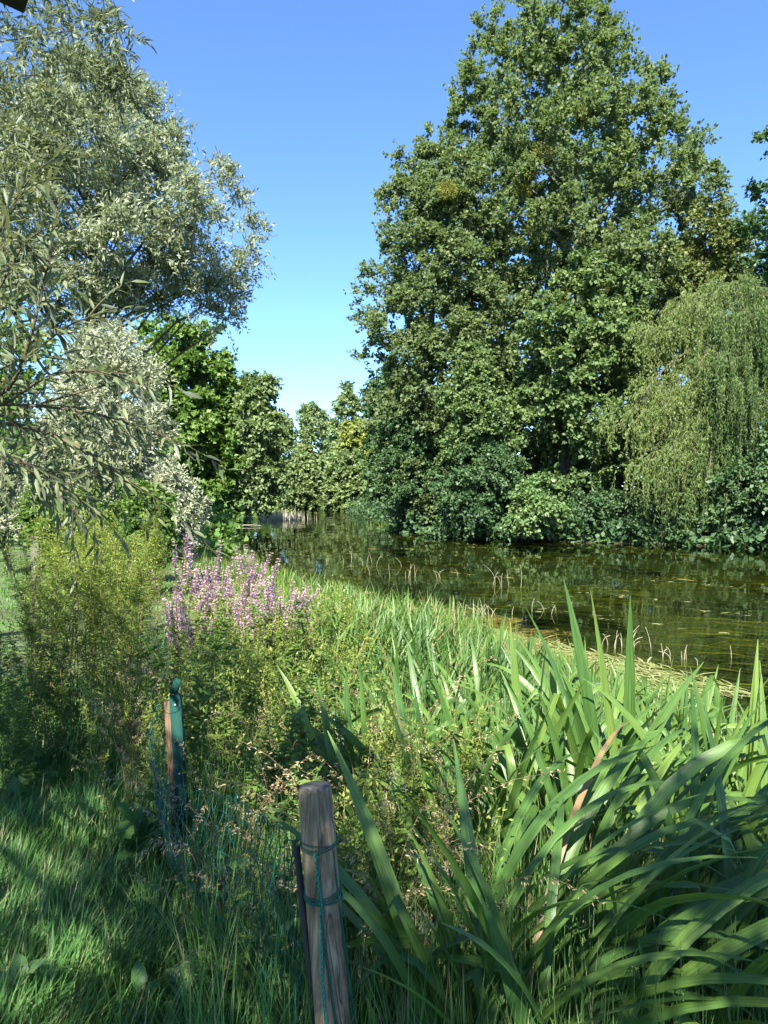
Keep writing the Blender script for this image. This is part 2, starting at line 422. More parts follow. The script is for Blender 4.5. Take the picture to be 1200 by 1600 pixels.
def limb(mb, rng, a, b, r0, r1, sag=.15, k=5, seg=6):
    a, b = np.asarray(a, float), np.asarray(b, float)
    t = np.linspace(0, 1, seg + 1)[:, None]
    ln = np.linalg.norm(b - a)
    side = rng.normal(0, .06, (1, 3)) * ln
    mid = np.array([[0, 0, sag * ln]])
    pts = a + (b - a) * t + (mid + side) * (t * (1 - t) * 2.2) + rng.normal(0, .012, (seg + 1, 3)) * ln * (t > 0) * (t < 1)
    mb.tube(pts, r0 + (r1 - r0) * t[:, 0], k, False)

def tree(name, label, seed, secs, base, trunk_r, mat, n_clump, cr, n_twig, per, leafL, leafW, cat='tree', bark='bark', group=None,
         shell=.5, front=.6, up=.45, droop=.2, squash=.8, tint=.5, spread=1.0, extra=None, holes=(), limbs=45, limb_r=.035, shape='kite', jit=.06):
    rng = np.random.default_rng(seed)
    secs = sorted(secs)
    root = thing(name, label, cat, base, 0, group)
    b = np.asarray(base, float)
    C, ax = sample_sections(rng, secs, n_clump, shell, front)
    for (hc, hr) in holes:
        keep = (((C - np.asarray(hc)) / np.asarray(hr)) ** 2).sum(1) > 1
        C, ax = C[keep], ax[keep]
    if extra is not None: 
        C = np.vstack([C, extra]); ax = np.vstack([ax, np.repeat(np.array([[secs[len(secs)//2][1], secs[len(secs)//2][2], 0]]), len(extra), 0)])
        ax[-len(extra):, 2] = np.asarray(extra)[:, 2]
    rad = cr * rng.uniform(.6, 1.3, len(C))
    outw = unit((C - ax) * np.array([1, 1, .6]) + 1e-6)
    L = Leaves(); spray(rng, L, C - b, outw, rad, n_twig, per, leafL, leafW, up, droop, squash, tint, jit=jit, spread=spread)
    # trunk and limbs
    mb = MB()
    zs = np.linspace(b[2] - .3, secs[-1][0] - .1 * (secs[-1][0] - secs[0][0]), 12)
    sa = np.array(secs, float)
    tx = np.interp(zs, np.r_[b[2], sa[:, 0]], np.r_[b[0], sa[:, 1]]); ty = np.interp(zs, np.r_[b[2], sa[:, 0]], np.r_[b[1], sa[:, 2]])
    tp_ = np.stack([tx, ty, zs], 1); tp_[1:-1, :2] += rng.normal(0, trunk_r * .35, (10, 2))
    rr = trunk_r * (1 - np.linspace(0, 1, 12) * .88); rr[0] *= 1.25
    mb.tube(tp_ - b, rr, 9, True)
    for k in rng.permutation(len(C))[:limbs]:
        hz = np.linalg.norm((C[k] - ax[k])[:2])
        z0 = max(b[2] + .3, C[k][2] - hz * rng.uniform(.5, 1.0) - .3)
        s = np.array([np.interp(z0, zs, tp_[:, 0]), np.interp(z0, zs, tp_[:, 1]), z0])
        limb(mb, rng, s - b, C[k] - b, limb_r * (1.0 + .25 * hz), limb_r * .35, .06)
    mb.build('trunk', M[bark], root)
    L.build('crown', M[mat], root, 'stuff', shape)
    return root

def secs_px(rows, Y, cy_shift=0.0, depth=1.0):
    """crown sections from silhouette rows (y, x_left, x_right) of the photograph at depth Y"""
    out_ = []
    for (py, xl, xr) in rows:
        a, c = at(xl, py, Y), at(xr, py, Y)
        out_.append((a[2], (a[0] + c[0]) / 2, Y + cy_shift, (c[0] - a[0]) / 2))
    return out_

def base_at(x, y): return (x, y, float(ground_z(x, y)))

def shrink(secs, m): return [(z, x, y, max(.15, r - m)) for (z, x, y, r) in secs]

# ------------------------------------------------------------------ trees of the far (right) bank
Yp = 44.0
rows = [(-25, 865, 905), (10, 815, 945), (60, 770, 975), (110, 740, 990), (170, 715, 1020), (240, 700, 1068), (310, 690, 1098), (400, 700, 1105), (520, 720, 1080), (640, 740, 1050), (740, 770, 1000)]
big_poplar = tree('poplar_tree', 'tallest poplar with pale shimmering leaves reaching the top of the picture', 11,
     shrink(secs_px(rows, Yp), .15), base_at(9.9, Yp), .48, 'poplar', 820, .95, 13, 16, .205, .17, holes=[(at(850, 310, 39.5), (.8, 4.0, 1.5)), (at(700, 300, 38), (.6, 3, .6))], bark='palebark',
     extra=np.array([at(755, 45, Yp), at(765, 75, Yp), at(785, 30, Yp), at(775, 60, Yp), at(740, 110, Yp), at(965, 60, Yp), at(972, 80, Yp), at(985, 110, Yp), at(1088, 260, Yp), at(1098, 300, Yp), at(1075, 225, Yp), at(1010, 150, Yp)] + [at(x_, y_, Yp - .5) for (x_, y_) in [(745, 80), (735, 130), (722, 150), (715, 180), (708, 200), (702, 225), (698, 250), (715, 235), (735, 170), (750, 120), (725, 205), (745, 215), (730, 255), (760, 190), (755, 250), (705, 280), (735, 295), (1050, 200), (1060, 245), (1080, 285), (1030, 180), (1085, 330), (1095, 345), (1060, 330)]]),
     up=1.0, droop=.05, squash=1.15, spread=.8, limbs=60, limb_r=.045, shell=.45)
rows = [(235, 660, 730), (270, 630, 750), (310, 608, 760), (360, 595, 770), (430, 580, 780), (480, 560, 790), (560, 562, 790), (650, 575, 780), (730, 590, 770), (800, 610, 760)]
tree('poplar_tree', 'broad poplar left of the tallest one, its side standing against the open sky', 12,
     shrink(secs_px(rows, 41.0), .25), base_at(3.3, 41.0), .34, 'poplar', 460, .95, 13, 15, .195, .165, bark='palebark',
     extra=np.array([at(678, 215, 41), at(628, 250, 41), at(645, 262, 41), at(603, 305, 41), at(690, 250, 41), at(572, 460, 41), at(570, 500, 41), at(568, 560, 41), at(580, 430, 41)]),
     up=.7, droop=.1, squash=1.0, limbs=70, limb_r=.04, tint=.45)
rows = [(400, 880, 960), (450, 830, 1010), (520, 790, 1030), (600, 770, 1030), (680, 760, 1010), (760, 780, 985), (815, 820, 960)]
tree('maple_tree', 'leafy light green maple in front of the tallest poplar', 13,
     shrink(secs_px(rows, 37.5), .7), base_at(9.5, 37.5), .28, 'maple', 175, 1.05, 17, 17, .21, .19, droop=.25, limbs=50)
rows = [(545, 700, 760), (600, 690, 800), (660, 690, 820), (720, 690, 800), (780, 670, 780), (820, 670, 760)]
tree('maple_tree', 'lower maple with pale leaves leaning over the water left of the bright bush', 14,
     shrink(secs_px(rows, 36.5), .6), base_at(5.2, 37.0), .2, 'maple', 90, .9, 20, 18, .16, .15, droop=.25, limbs=40, tint=.55)
rows = [(640, 590, 680), (700, 580, 710), (760, 585, 730), (815, 620, 720)]
tree('alder_tree', 'dark alder hanging over the river at the left end of the far bank', 15,
     shrink(secs_px(rows, 40.0), .5), base_at(2.6, 41.2), .16, 'darkleaf', 90, .8, 20, 18, .14, .12, droop=.3, limbs=30)
rows = [(700, 700, 800), (760, 680, 830), (820, 690, 820)]
tree('dark_bush', 'dark bush drooping to the water below the two maples', 16,
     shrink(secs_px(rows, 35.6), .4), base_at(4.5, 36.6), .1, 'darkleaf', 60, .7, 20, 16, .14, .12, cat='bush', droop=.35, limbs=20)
rows = [(748, 825, 865), (775, 800, 885), (800, 785, 890), (828, 780, 870)]
tree('bright_bush', 'sunlit bright green bush at the water edge below the tallest poplar', 17,
     shrink(secs_px(rows, 32.8), .3), base_at(6.8, 34.2), .08, 'brightbush', 42, .55, 18, 16, .17, .15, cat='bush', droop=.3, limbs=20, tint=.6)
rows = [(770, 880, 1010), (800, 870, 1040), (832, 880, 1040)]
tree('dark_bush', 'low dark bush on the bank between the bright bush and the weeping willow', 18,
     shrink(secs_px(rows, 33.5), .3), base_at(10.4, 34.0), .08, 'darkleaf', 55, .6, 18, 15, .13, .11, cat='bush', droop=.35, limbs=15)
rows = [(310, 1090, 1110), (340, 1060, 1150), (390, 1030, 1170), (450, 1020, 1180), (560, 1030, 1190), (680, 1040, 1180)]
tree('olive_tree', 'brownish olive tree right of the tallest poplar behind the weeping willow', 19,
     shrink(secs_px(rows, 39.0), .6), base_at(17.4, 39.0), .3, 'olive', 120, 1.0, 16, 16, .19, .16, droop=.2, limbs=40)
rows = [(170, 1210, 1240), (230, 1180, 1280), (300, 1165, 1320), (380, 1160, 1350), (460, 1160, 1360), (600, 1170, 1360), (760, 1190, 1350)]
tree('ash_tree', 'dark green tree at the right edge of the picture above the weeping willow', 20,
     shrink(secs_px(rows, 36.0), .6), base_at(20.6, 36.0), .4, 'darkleaf', 130, 1.15, 13, 15, .25, .2, droop=.15, limbs=50, tint=.6)
rows = [(690, 1150, 1260), (740, 1110, 1320), (790, 1080, 1340), (840, 1070, 1340)]
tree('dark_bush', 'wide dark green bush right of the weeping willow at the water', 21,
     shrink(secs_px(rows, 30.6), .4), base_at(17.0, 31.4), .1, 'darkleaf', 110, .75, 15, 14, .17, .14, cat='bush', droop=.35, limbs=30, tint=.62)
# woodland closing the view behind the first row on the far bank
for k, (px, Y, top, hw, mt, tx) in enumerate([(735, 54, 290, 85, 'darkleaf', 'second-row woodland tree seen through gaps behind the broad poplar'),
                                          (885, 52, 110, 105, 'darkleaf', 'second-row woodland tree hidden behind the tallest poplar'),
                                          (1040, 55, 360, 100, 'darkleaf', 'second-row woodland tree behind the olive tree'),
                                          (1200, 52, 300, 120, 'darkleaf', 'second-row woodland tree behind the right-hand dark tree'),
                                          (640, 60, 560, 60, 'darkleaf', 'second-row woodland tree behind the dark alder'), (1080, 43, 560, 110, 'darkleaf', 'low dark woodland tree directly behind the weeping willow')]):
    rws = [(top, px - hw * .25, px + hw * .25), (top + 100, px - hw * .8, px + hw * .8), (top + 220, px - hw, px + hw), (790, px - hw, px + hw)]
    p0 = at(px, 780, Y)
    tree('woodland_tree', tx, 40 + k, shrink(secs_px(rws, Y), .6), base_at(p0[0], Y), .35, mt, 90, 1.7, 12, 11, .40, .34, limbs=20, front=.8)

# weeping willow: arching boughs with hanging curtains
def weeping_willow(seed, base, boughs, label):
    rng = np.random.default_rng(seed)
    b = np.asarray(base, float); root = thing('weeping_willow', label, 'tree', base)
    mb = MB(); L = Leaves()
    top = np.array([b[0], b[1], max(q[2] for q, *_ in boughs) - 1.5])
    mb.tube(np.array([b - [0, 0, .3], b + (top - b) * .5 + [.2, 0, 0], top]) - b, [.42, .3, .12], 9)
    tw = MB()
    for (tip, ns, ln, tint) in boughs:
        tip = np.asarray(tip, float)
        s = b + (top - b) * rng.uniform(.55, .95)
        t = np.linspace(0, 1, 9)[:, None]
        arch = s + (tip - s) * t + np.array([0, 0, 1]) * (np.sin(t * math.pi) * np.linalg.norm(tip - s) * .16)
        mb.tube(arch - b, np.linspace(.09, .02, 9), 5, False)
        for q in range(ns):
            u = 1 - .5 * rng.random() ** 1.4
            a = np.array([np.interp(u, t[:, 0], arch[:, c]) for c in range(3)]) + rng.normal(0, 1, 3) * [.5, .5, .16]
            l = ln * rng.uniform(.3, .95)
            out_ = unit((tip - s) * [1, 1, 0] + rng.normal(0, .8, 3) * [1, 1, 0] + 1e-6)
            w = np.linspace(0, 1, 8)[:, None]
            st = a + out_ * (.5 * (1 - (1 - w) ** 2.5)) + np.array([0, 0, 1]) * (.22 * np.sin(np.minimum(w * 3.2, 3.14)) * .8 - l * w ** 1.25) + rng.normal(0, .03, (1, 3)) * w * 2
            if q % 3 == 0: tw.tube(st - b, np.linspace(.009, .004, 8), 3, False)
            n_ = int(30 * l / 1.2) + 10
            tt = rng.uniform(0.02, 1, n_)
            P = np.stack([np.interp(tt, w[:, 0], st[:, c]) for c in range(3)], 1) + rng.normal(0, .03, (n_, 3))
            A = unit(rng.normal(0, .42, (n_, 3)) + [0, 0, -1.0])
            A[tt < .2] = unit(A[tt < .2] + out_ * .8)
            N_ = unit(rng.normal(0, .6, (n_, 3)) + [-.2, -.6, .4])
            L.add(P - b, A, N_, .15 * rng.uniform(.7, 1.3, n_), .034 * rng.uniform(.8, 1.2, n_), np.clip(tint + rng.normal(0, .18, n_), 0, 1))
    mb.build('trunk', M['bark'], root)
    tw.build('hanging_twigs', M['twig'], root, 'stuff')
    L.build('crown', M['weeping'], root, 'stuff')
Yw = 32.0
bs = [((1135, 500), 30.6, 80, 2.4, .3), ((1025, 762), 29.8, 50, 1.9, .5), ((1065, 775), 29.9, 55, 1.8, .4), ((1105, 770), 30.2, 50, 1.8, .3), ((1120, 560), 30.4, 80, 2.6, .3), ((1150, 600), 30.3, 80, 3.0, .25), ((1185, 480), 30.8, 80, 2.6, .3), ((1015, 512), 31.3, 60, 1.7, .7), ((1040, 490), 31.6, 55, 1.8, .66), ((1075, 462), 32, 70, 1.9, .6), ((1115, 440), 32.5, 80, 2.2, .5), ((1170, 428), 32, 90, 2.6, .4), ((1240, 440), 32, 70, 3.2, .35),
      ((1090, 575), 30.8, 55, 1.2, .6), ((1055, 615), 30.6, 60, 1.3, .66), ((970, 668), 30.6, 55, 1.2, .7), ((1000, 660), 30.4, 60, 1.5, .7), ((1035, 645), 30.2, 55, 1.5, .66), ((1045, 715), 29.9, 60, 2.2, .62), ((1010, 735), 30.0, 55, 2.2, .6), ((1060, 745), 30.0, 50, 2.0, .5),
      ((1150, 520), 31.6, 90, 2.9, .2), ((1200, 540), 31.6, 90, 3.3, .2), ((1110, 630), 31.6, 90, 2.9, .2), ((1160, 620), 31.6, 90, 3.3, .2), ((1210, 650), 31.6, 90, 3.3, .2), ((1260, 560), 31.6, 90, 4.4, .2), ((1080, 700), 31.6, 90, 2.9, .2), ((1130, 700), 31.6, 90, 2.9, .2)]  # right-hand boughs get a darker leaf tint, painting in their shade
weeping_willow(31, base_at(15.2, 33.2), [(at(px, py, Y), ns, ln, ti) for ((px, py), Y, ns, ln, ti) in bs], 'weeping willow with yellowish hanging curtains of twigs over the water on the right')

# mistletoe balls in the poplars
for k, (px, py, Y, r, tx) in enumerate([(848, 238, 40.8, .62, 'round yellowish mistletoe clump highest in the tallest poplar'),
                                    (832, 268, 40.5, .5, 'mistletoe clump just left of the poplar trunk gap'),
                                    (818, 300, 40.2, .45, 'small mistletoe clump at the left of the dark trunk gap'),
                                    (868, 318, 40.4, .45, 'mistletoe clump right beside the bare poplar trunk'),
                                    (836, 356, 39.8, .55, 'mistletoe clump at the foot of the dark trunk gap'),
                                    (915, 172, 40.2, .5, 'mistletoe clump right of the upper poplar trunk'),
                                    (700, 297, 37.6, .5, 'mistletoe clump in the broad poplar on the left'),
                                    (880, 465, 37.5, .55, 'lowest mistletoe clump in the tallest poplar')]):
    rng = np.random.default_rng(70 + k)
    c = at(px, py, Y)
    root = thing('mistletoe', tx, 'mistletoe', c, 0, 'mistletoe clumps in the poplars')
    L = Leaves(); n_ = 900
    d = unit(rng.normal(0, 1, (n_, 3))); P = d * (r * rng.random((n_, 1)) ** .4) * [1, 1, .85]
    L.add(P, unit(d + rng.normal(0, .4, d.shape)), unit(rng.normal(0, 1, d.shape)), .11, .04, np.clip(rng.normal(.5, .2, n_), 0, 1))
    L.build('leaves', M['mistletoe'], root, 'stuff')
    mb = MB()
    for q in range(14):
        dq = unit(rng.normal(0, 1, 3)); mb.tube([[0, 0, 0], dq * r * .5 + rng.normal(0, .03, 3), dq * r * .9], [.02, .012, .006], 4, False)
    mb.build('twigs', M['stem'], root, 'stuff')

# ------------------------------------------------------------------ trees of the left bank and far end
rows = [(505, 250, 300), (530, 225, 345), (570, 215, 372), (630, 220, 395), (700, 240, 410), (760, 255, 405), (800, 280, 395)]
tree('alder_tree', 'deep green round-crowned tree behind the silvery willow on the left bank', 51,
     shrink(secs_px(rows, 48), .8), base_at(-12.3, 48.5), .35, 'alder', 270, 1.2, 13, 15, .29, .24, droop=.2, limbs=40,
     extra=np.array([at(225, 520, 48), at(240, 510, 49), at(330, 520, 48)]))
rows = [(590, 385, 415), (640, 365, 440), (690, 370, 446), (740, 375, 440), (790, 370, 425)]
tree('alder_tree', 'slimmer olive green tree with bare grey limbs right of the round-crowned tree', 52,
     shrink(secs_px(rows, 47), .4), base_at(-9.8, 47.8), .26, 'far', 120, 1.0, 14, 14, .27, .22, bark='palebark', droop=.2, limbs=45, limb_r=.05, tint=.25,
     extra=np.array([at(413, 603, 47), at(418, 600, 47)]))
rows = [(710, 460, 485), (735, 440, 502), (765, 432, 510), (798, 440, 505)]
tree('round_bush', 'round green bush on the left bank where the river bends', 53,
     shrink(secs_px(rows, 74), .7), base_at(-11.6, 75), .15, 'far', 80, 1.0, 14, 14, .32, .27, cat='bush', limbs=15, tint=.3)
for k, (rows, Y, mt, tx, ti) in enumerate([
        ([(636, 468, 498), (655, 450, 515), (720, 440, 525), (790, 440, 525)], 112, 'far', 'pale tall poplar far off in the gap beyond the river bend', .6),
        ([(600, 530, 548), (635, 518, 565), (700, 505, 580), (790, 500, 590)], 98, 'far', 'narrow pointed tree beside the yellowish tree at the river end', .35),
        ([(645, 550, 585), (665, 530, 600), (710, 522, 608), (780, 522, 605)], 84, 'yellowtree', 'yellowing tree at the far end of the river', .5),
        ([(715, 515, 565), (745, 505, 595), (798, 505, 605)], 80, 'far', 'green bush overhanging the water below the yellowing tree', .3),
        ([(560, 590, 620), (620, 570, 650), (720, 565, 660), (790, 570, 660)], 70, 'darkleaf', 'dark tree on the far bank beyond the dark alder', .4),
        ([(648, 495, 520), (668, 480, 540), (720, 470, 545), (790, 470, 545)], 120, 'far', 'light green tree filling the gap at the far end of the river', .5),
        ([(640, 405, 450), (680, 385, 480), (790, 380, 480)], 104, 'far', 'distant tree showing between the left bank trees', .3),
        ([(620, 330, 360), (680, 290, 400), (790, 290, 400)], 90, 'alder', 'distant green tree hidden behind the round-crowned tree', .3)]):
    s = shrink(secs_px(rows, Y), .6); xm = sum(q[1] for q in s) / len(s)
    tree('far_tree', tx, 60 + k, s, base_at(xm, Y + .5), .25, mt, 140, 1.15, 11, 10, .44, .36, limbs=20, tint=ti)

# big white willow
rows = [(125, 170, 260), (160, 100, 300), (200, 60, 320), (260, 20, 345), (320, 0, 365), (380, -20, 380), (440, -20, 375), (490, 20, 360), (520, 330, 365)]
rows = [(110, 60, 200), (150, 30, 300), (200, -10, 310), (260, -40, 350), (320, -60, 372), (380, -80, 385), (440, -90, 372), (490, -60, 340)]
tree('white_willow', 'large grey-green willow towering over the left bank against the sky', 81,
     shrink(secs_px(rows, 27), .8), base_at(-12.2, 28.5), .42, 'wwillow', 250, 1.0, 21, 17, .21, .065, droop=.15, squash=.85, limbs=70, limb_r=.04, shell=.42, up=.5, front=.75,
     extra=np.array([at(350, 500, 26.5), at(345, 470, 26.5), at(330, 490, 26.5), at(365, 430, 26.5), at(150, 480, 27), at(100, 500, 27), at(40, 470, 27), at(240, 470, 27), at(372, 345, 26.5), at(380, 385, 26.5), at(360, 300, 26.5), at(345, 265, 26.5), at(360, 455, 26.5), at(355, 410, 26.2), at(330, 330, 26), at(320, 380, 26), at(290, 300, 25.5), at(280, 420, 25.5), at(310, 450, 25.8), at(255, 350, 25), at(220, 250, 25), at(270, 220, 25.5), at(240, 170, 26)]), jit=.05)
# silvery shrubs
rows = [(515, 130, 200), (550, 95, 255), (610, 75, 275), (680, 60, 278), (740, 50, 262), (800, 60, 240)]
tree('silver_willow', 'whitish silver-leaved willow shrub below the large willow', 82,
     shrink(secs_px(rows, 19), .45), base_at(-7.1, 19.5), .16, 'silver', 130, .6, 24, 15, .13, .045, cat='shrub', droop=.1, squash=.9, limbs=40, limb_r=.022, jit=.03)
rows = [(728, 255, 290), (755, 240, 322), (790, 235, 330), (825, 240, 325), (850, 255, 310)]
tree('silver_shrub', 'small rounded silver shrub beside the water right of the ivy', 83,
     shrink(secs_px(rows, 15), .22), base_at(-4.1, 15.2), .06, 'silver', 50, .34, 24, 15, .09, .034, cat='shrub', droop=.1, limbs=20, limb_r=.012, jit=.02, tint=.65)
rows = [(735, -30, 20), (770, -40, 60), (810, -40, 62), (845, -40, 50)]
tree('silver_shrub', 'pale silver shrub at the left edge behind the sunny lawn', 84,
     shrink(secs_px(rows, 17), .25), base_at(-8.8, 17.3), .06, 'silver', 55, .38, 22, 14, .10, .038, cat='shrub', droop=.1, limbs=20, limb_r=.012, jit=.02, tint=.6)
rows = [(765, 225, 250), (790, 205, 270), (830, 200, 280), (870, 205, 285)]
tree('hazel_bush', 'dark green leafy bush between the weeds and the small silver shrub', 85,
     shrink(secs_px(rows, 13), .2), base_at(-4.2, 13.2), .05, 'herb', 45, .3, 22, 14, .085, .07, cat='bush', droop=.25, limbs=18, limb_r=.012, jit=.03, tint=.25)
rows = [(770, 60, 200), (800, 40, 230), (850, 40, 230)]
tree('hazel_bush', 'green bush behind the yellow weeds on the left', 86,
     shrink(secs_px(rows, 15), .2), base_at(-6.1, 15.2), .05, 'herb', 60, .36, 20, 14, .085, .06, cat='bush', droop=.25, limbs=18, limb_r=.012, jit=.03, tint=.4)
# backdrop wood on the left, behind everything
for k, (x, y, h) in enumerate([(-24, 46, 13), (-31, 40, 14), (-22, 62, 12), (-30, 60, 15), (-40, 50, 15)]):
    s = [(1.5, x, y, 3.5), (h * .4, x, y, 4.6), (h * .75, x, y, 3.8), (h, x, y, 1.2)]
    tree('woodland_tree', ['leafy woodland tree behind the left willow', 'leafy woodland tree far left behind the willow', 'woodland tree left of the round-crowned tree', 'woodland tree in the back row on the left bank', 'leftmost woodland tree of the back row'][k],
         90 + k, s, base_at(x, y), .3, 'alder', 60, 1.7, 10, 10, .42, .34, limbs=15, front=.8, tint=.3)

# undergrowth: uncountable low leaves closing the banks under the trees
def undergrowth(label, seed, pts, n_, h, leaf, mat, tint=.35, spread=(1.5, 1.5), gmin=-.05):
    rng = np.random.default_rng(seed)
    pts = np.asarray(pts, float)
    t = rng.uniform(0, len(pts) - 1, n_); k = np.arange(len(pts))
    x = np.interp(t, k, pts[:, 0]) + rng.normal(0, spread[0], n_); y = np.interp(t, k, pts[:, 1]) + rng.normal(0, spread[1], n_)
    g = ground_z(x, y); ok = g > gmin
    x, y, g = x[ok], y[ok], g[ok]; n_ = len(x)
    hh = h * (.45 + .35 * np.sin(x * 1.3 + y * .7) + .3 * np.sin(x * .37 - y * 1.1))
    z = np.maximum(g, 0) + np.maximum(.1, hh) * rng.random(n_) ** .7
    L = Leaves()
    L.add(np.stack([x, y, z], 1), rng.normal(0, 1, (n_, 3)), unit(rng.normal(0, .6, (n_, 3)) + [0, -.2, .7]), leaf * rng.uniform(.6, 1.3, n_), leaf * .75, np.clip(rng.normal(tint, .2, n_), 0, 1))
    o = L.build('undergrowth', M[mat])
    tag(o, label, 'undergrowth', None, 'stuff')
fb = [(-2.0, 78), (-.5, 66), (1.5, 54), (2.2, 44), (3.6, 37.3), (6, 35), (9, 33.4), (13, 31.2), (16, 29.4), (20, 27), (24, 23)]
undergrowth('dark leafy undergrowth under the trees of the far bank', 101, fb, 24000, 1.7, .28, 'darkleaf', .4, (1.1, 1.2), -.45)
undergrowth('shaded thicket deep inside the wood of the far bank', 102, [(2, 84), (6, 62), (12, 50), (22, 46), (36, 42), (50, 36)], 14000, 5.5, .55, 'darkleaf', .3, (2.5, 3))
undergrowth('green undergrowth along the left bank under the trees', 103, [(-6, 24), (-8.3, 33), (-10.5, 46), (-12.3, 58), (-13, 70), (-11.5, 84), (-6, 98), (6, 116)], 11000, 1.5, .3, 'alder', .35, (1.0, 1.5))
undergrowth('thicket closing the view behind the left willows', 104, [(-14, 24), (-20, 34), (-22, 50), (-20, 80), (-6, 118), (12, 128)], 12000, 5.0, .6, 'alder', .25, (2.5, 3))

# ------------------------------------------------------------------ building eave behind the camera
rng = np.random.default_rng(5)
M['eave'] = noise_mat('dark_tarred_board', [(.008, .008, .008), (.02, .018, .016)], 6, (1, 6, 1), rough=.7)
tip = at(41, 10, 1.5)
root = thing('porch_roof', 'dark corner of a porch roof poking into the top left corner', 'roof', tip)
e1 = unit(np.array([-.75, -.55, .12])); e2 = unit(np.array([.60, -.80, .12])); e2 = unit(e2 - e1 * (e1 @ e2)); nn = unit(np.cross(e2, e1))
Mx = np.stack([e1, e2, nn], 1)
for k in range(3):      # roof boards, side by side
    w = .15
    mb = MB(); mb.box(e1 * (w * (k + .5)) + e2 * .25, (w - .006, .5, .035), Mx); mb.build('plank', M['eave'], root, smooth=False)
mb = MB(); mb.box(e1 * .225 + e2 * .06 + nn * (.055 if nn[2] > 0 else -.055), (.42, .05, .07), Mx); mb.build('fascia', M['eave'], root, smooth=False)

# ------------------------------------------------------------------ fence posts and net
def weathered_wood(name, cols, scale):
    m, n, out = new_mat(name)
    tc = n.nodes.new('ShaderNodeTexCoord')
    mp = n.nodes.new('ShaderNodeMapping'); mp.inputs['Scale'].default_value = (1, 1, .06); n.links.new(tc.outputs['Object'], mp.inputs[0])
    nz = n.nodes.new('ShaderNodeTexNoise'); nz.inputs['Scale'].default_value = scale; nz.inputs['Detail'].default_value = 8; nz.inputs['Roughness'].default_value = .7
    n.links.new(mp.outputs[0], nz.inputs['Vector'])
    n2 = n.nodes.new('ShaderNodeTexNoise'); n2.inputs['Scale'].default_value = 9; n2.inputs['Detail'].default_value = 4; n.links.new(tc.outputs['Object'], n2.inputs['Vector'])
    r = ramp(n, cols, [.3, .5, .68]); n.links.new(nz.outputs[0], r.inputs[0])
    r2 = ramp(n, [(.55, .55, .5), (1.1, 1.05, 1.0)], [.35, .65]); n.links.new(n2.outputs[0], r2.inputs[0])
    mu = n.nodes.new('ShaderNodeMix'); mu.data_type = 'RGBA'; mu.blend_type = 'MULTIPLY'; mu.inputs[0].default_value = 1
    n.links.new(r.outputs[0], mu.inputs[6]); n.links.new(r2.outputs[0], mu.inputs[7])
    mp3 = n.nodes.new('ShaderNodeMapping'); mp3.inputs['Scale'].default_value = (1, 1, .035); mp3.inputs['Location'].default_value = (3, 1, 2); n.links.new(tc.outputs['Object'], mp3.inputs[0])
    n3 = n.nodes.new('ShaderNodeTexNoise'); n3.inputs['Scale'].default_value = 22; n3.inputs['Detail'].default_value = 3; n.links.new(mp3.outputs[0], n3.inputs['Vector'])
    r3 = ramp(n, [(1, 1, 1), (.16, .13, .1), (1, 1, 1)], [.475, .5, .525]); n.links.new(n3.outputs[0], r3.inputs[0])   # drying cracks
    mu2 = n.nodes.new('ShaderNodeMix'); mu2.data_type = 'RGBA'; mu2.blend_type = 'MULTIPLY'; mu2.inputs[0].default_value = .85
    n.links.new(mu.outputs[2], mu2.inputs[6]); n.links.new(r3.outputs[0], mu2.inputs[7]); mu = mu2
    p = n.nodes.new('ShaderNodeBsdfPrincipled'); p.inputs['Roughness'].default_value = .85; n.links.new(mu.outputs[2], p.inputs['Base Color'])
    b = n.nodes.new('ShaderNodeBump'); b.inputs['Strength'].default_value = .7; b.inputs['Distance'].default_value = .006
    n.links.new(nz.outputs[0], b.inputs['Height']); n.links.new(b.outputs[0], p.inputs['Normal']); n.links.new(p.outputs[0], out.inputs[0])
    return m
M['postwood'] = weathered_wood('weathered_post', [(.07, .045, .025), (.27, .19, .115), (.46, .36, .25)], 75)
M['posttop'] = weathered_wood('post_end_grain', [(.06, .055, .05), (.15, .14, .12), (.23, .215, .19)], 40)
M['stakewood'] = weathered_wood('brown_stake', [(.06, .035, .018), (.14, .085, .045), (.21, .135, .075)], 70)
M['greenpaint'] = noise_mat('green_coated_steel', [(.003, .032, .024), (.005, .046, .034)], 12, rough=.9, bump=.03)
M['wire'] = noise_mat('green_coated_wire', [(.004, .055, .04), (.008, .10, .07)], 30, rough=.4, bump=.02)
M['cord'] = noise_mat('turquoise_cord', [(.02, .16, .12), (.06, .28, .21)], 60, rough=.7)
M['metal'] = noise_mat('screw_steel', [(.4, .4, .4), (.6, .6, .6)], 30, rough=.35, bump=.02)
M['blackiron'] = noise_mat('dark_iron', [(.015, .016, .014), (.04, .042, .035)], 20, rough=.6)

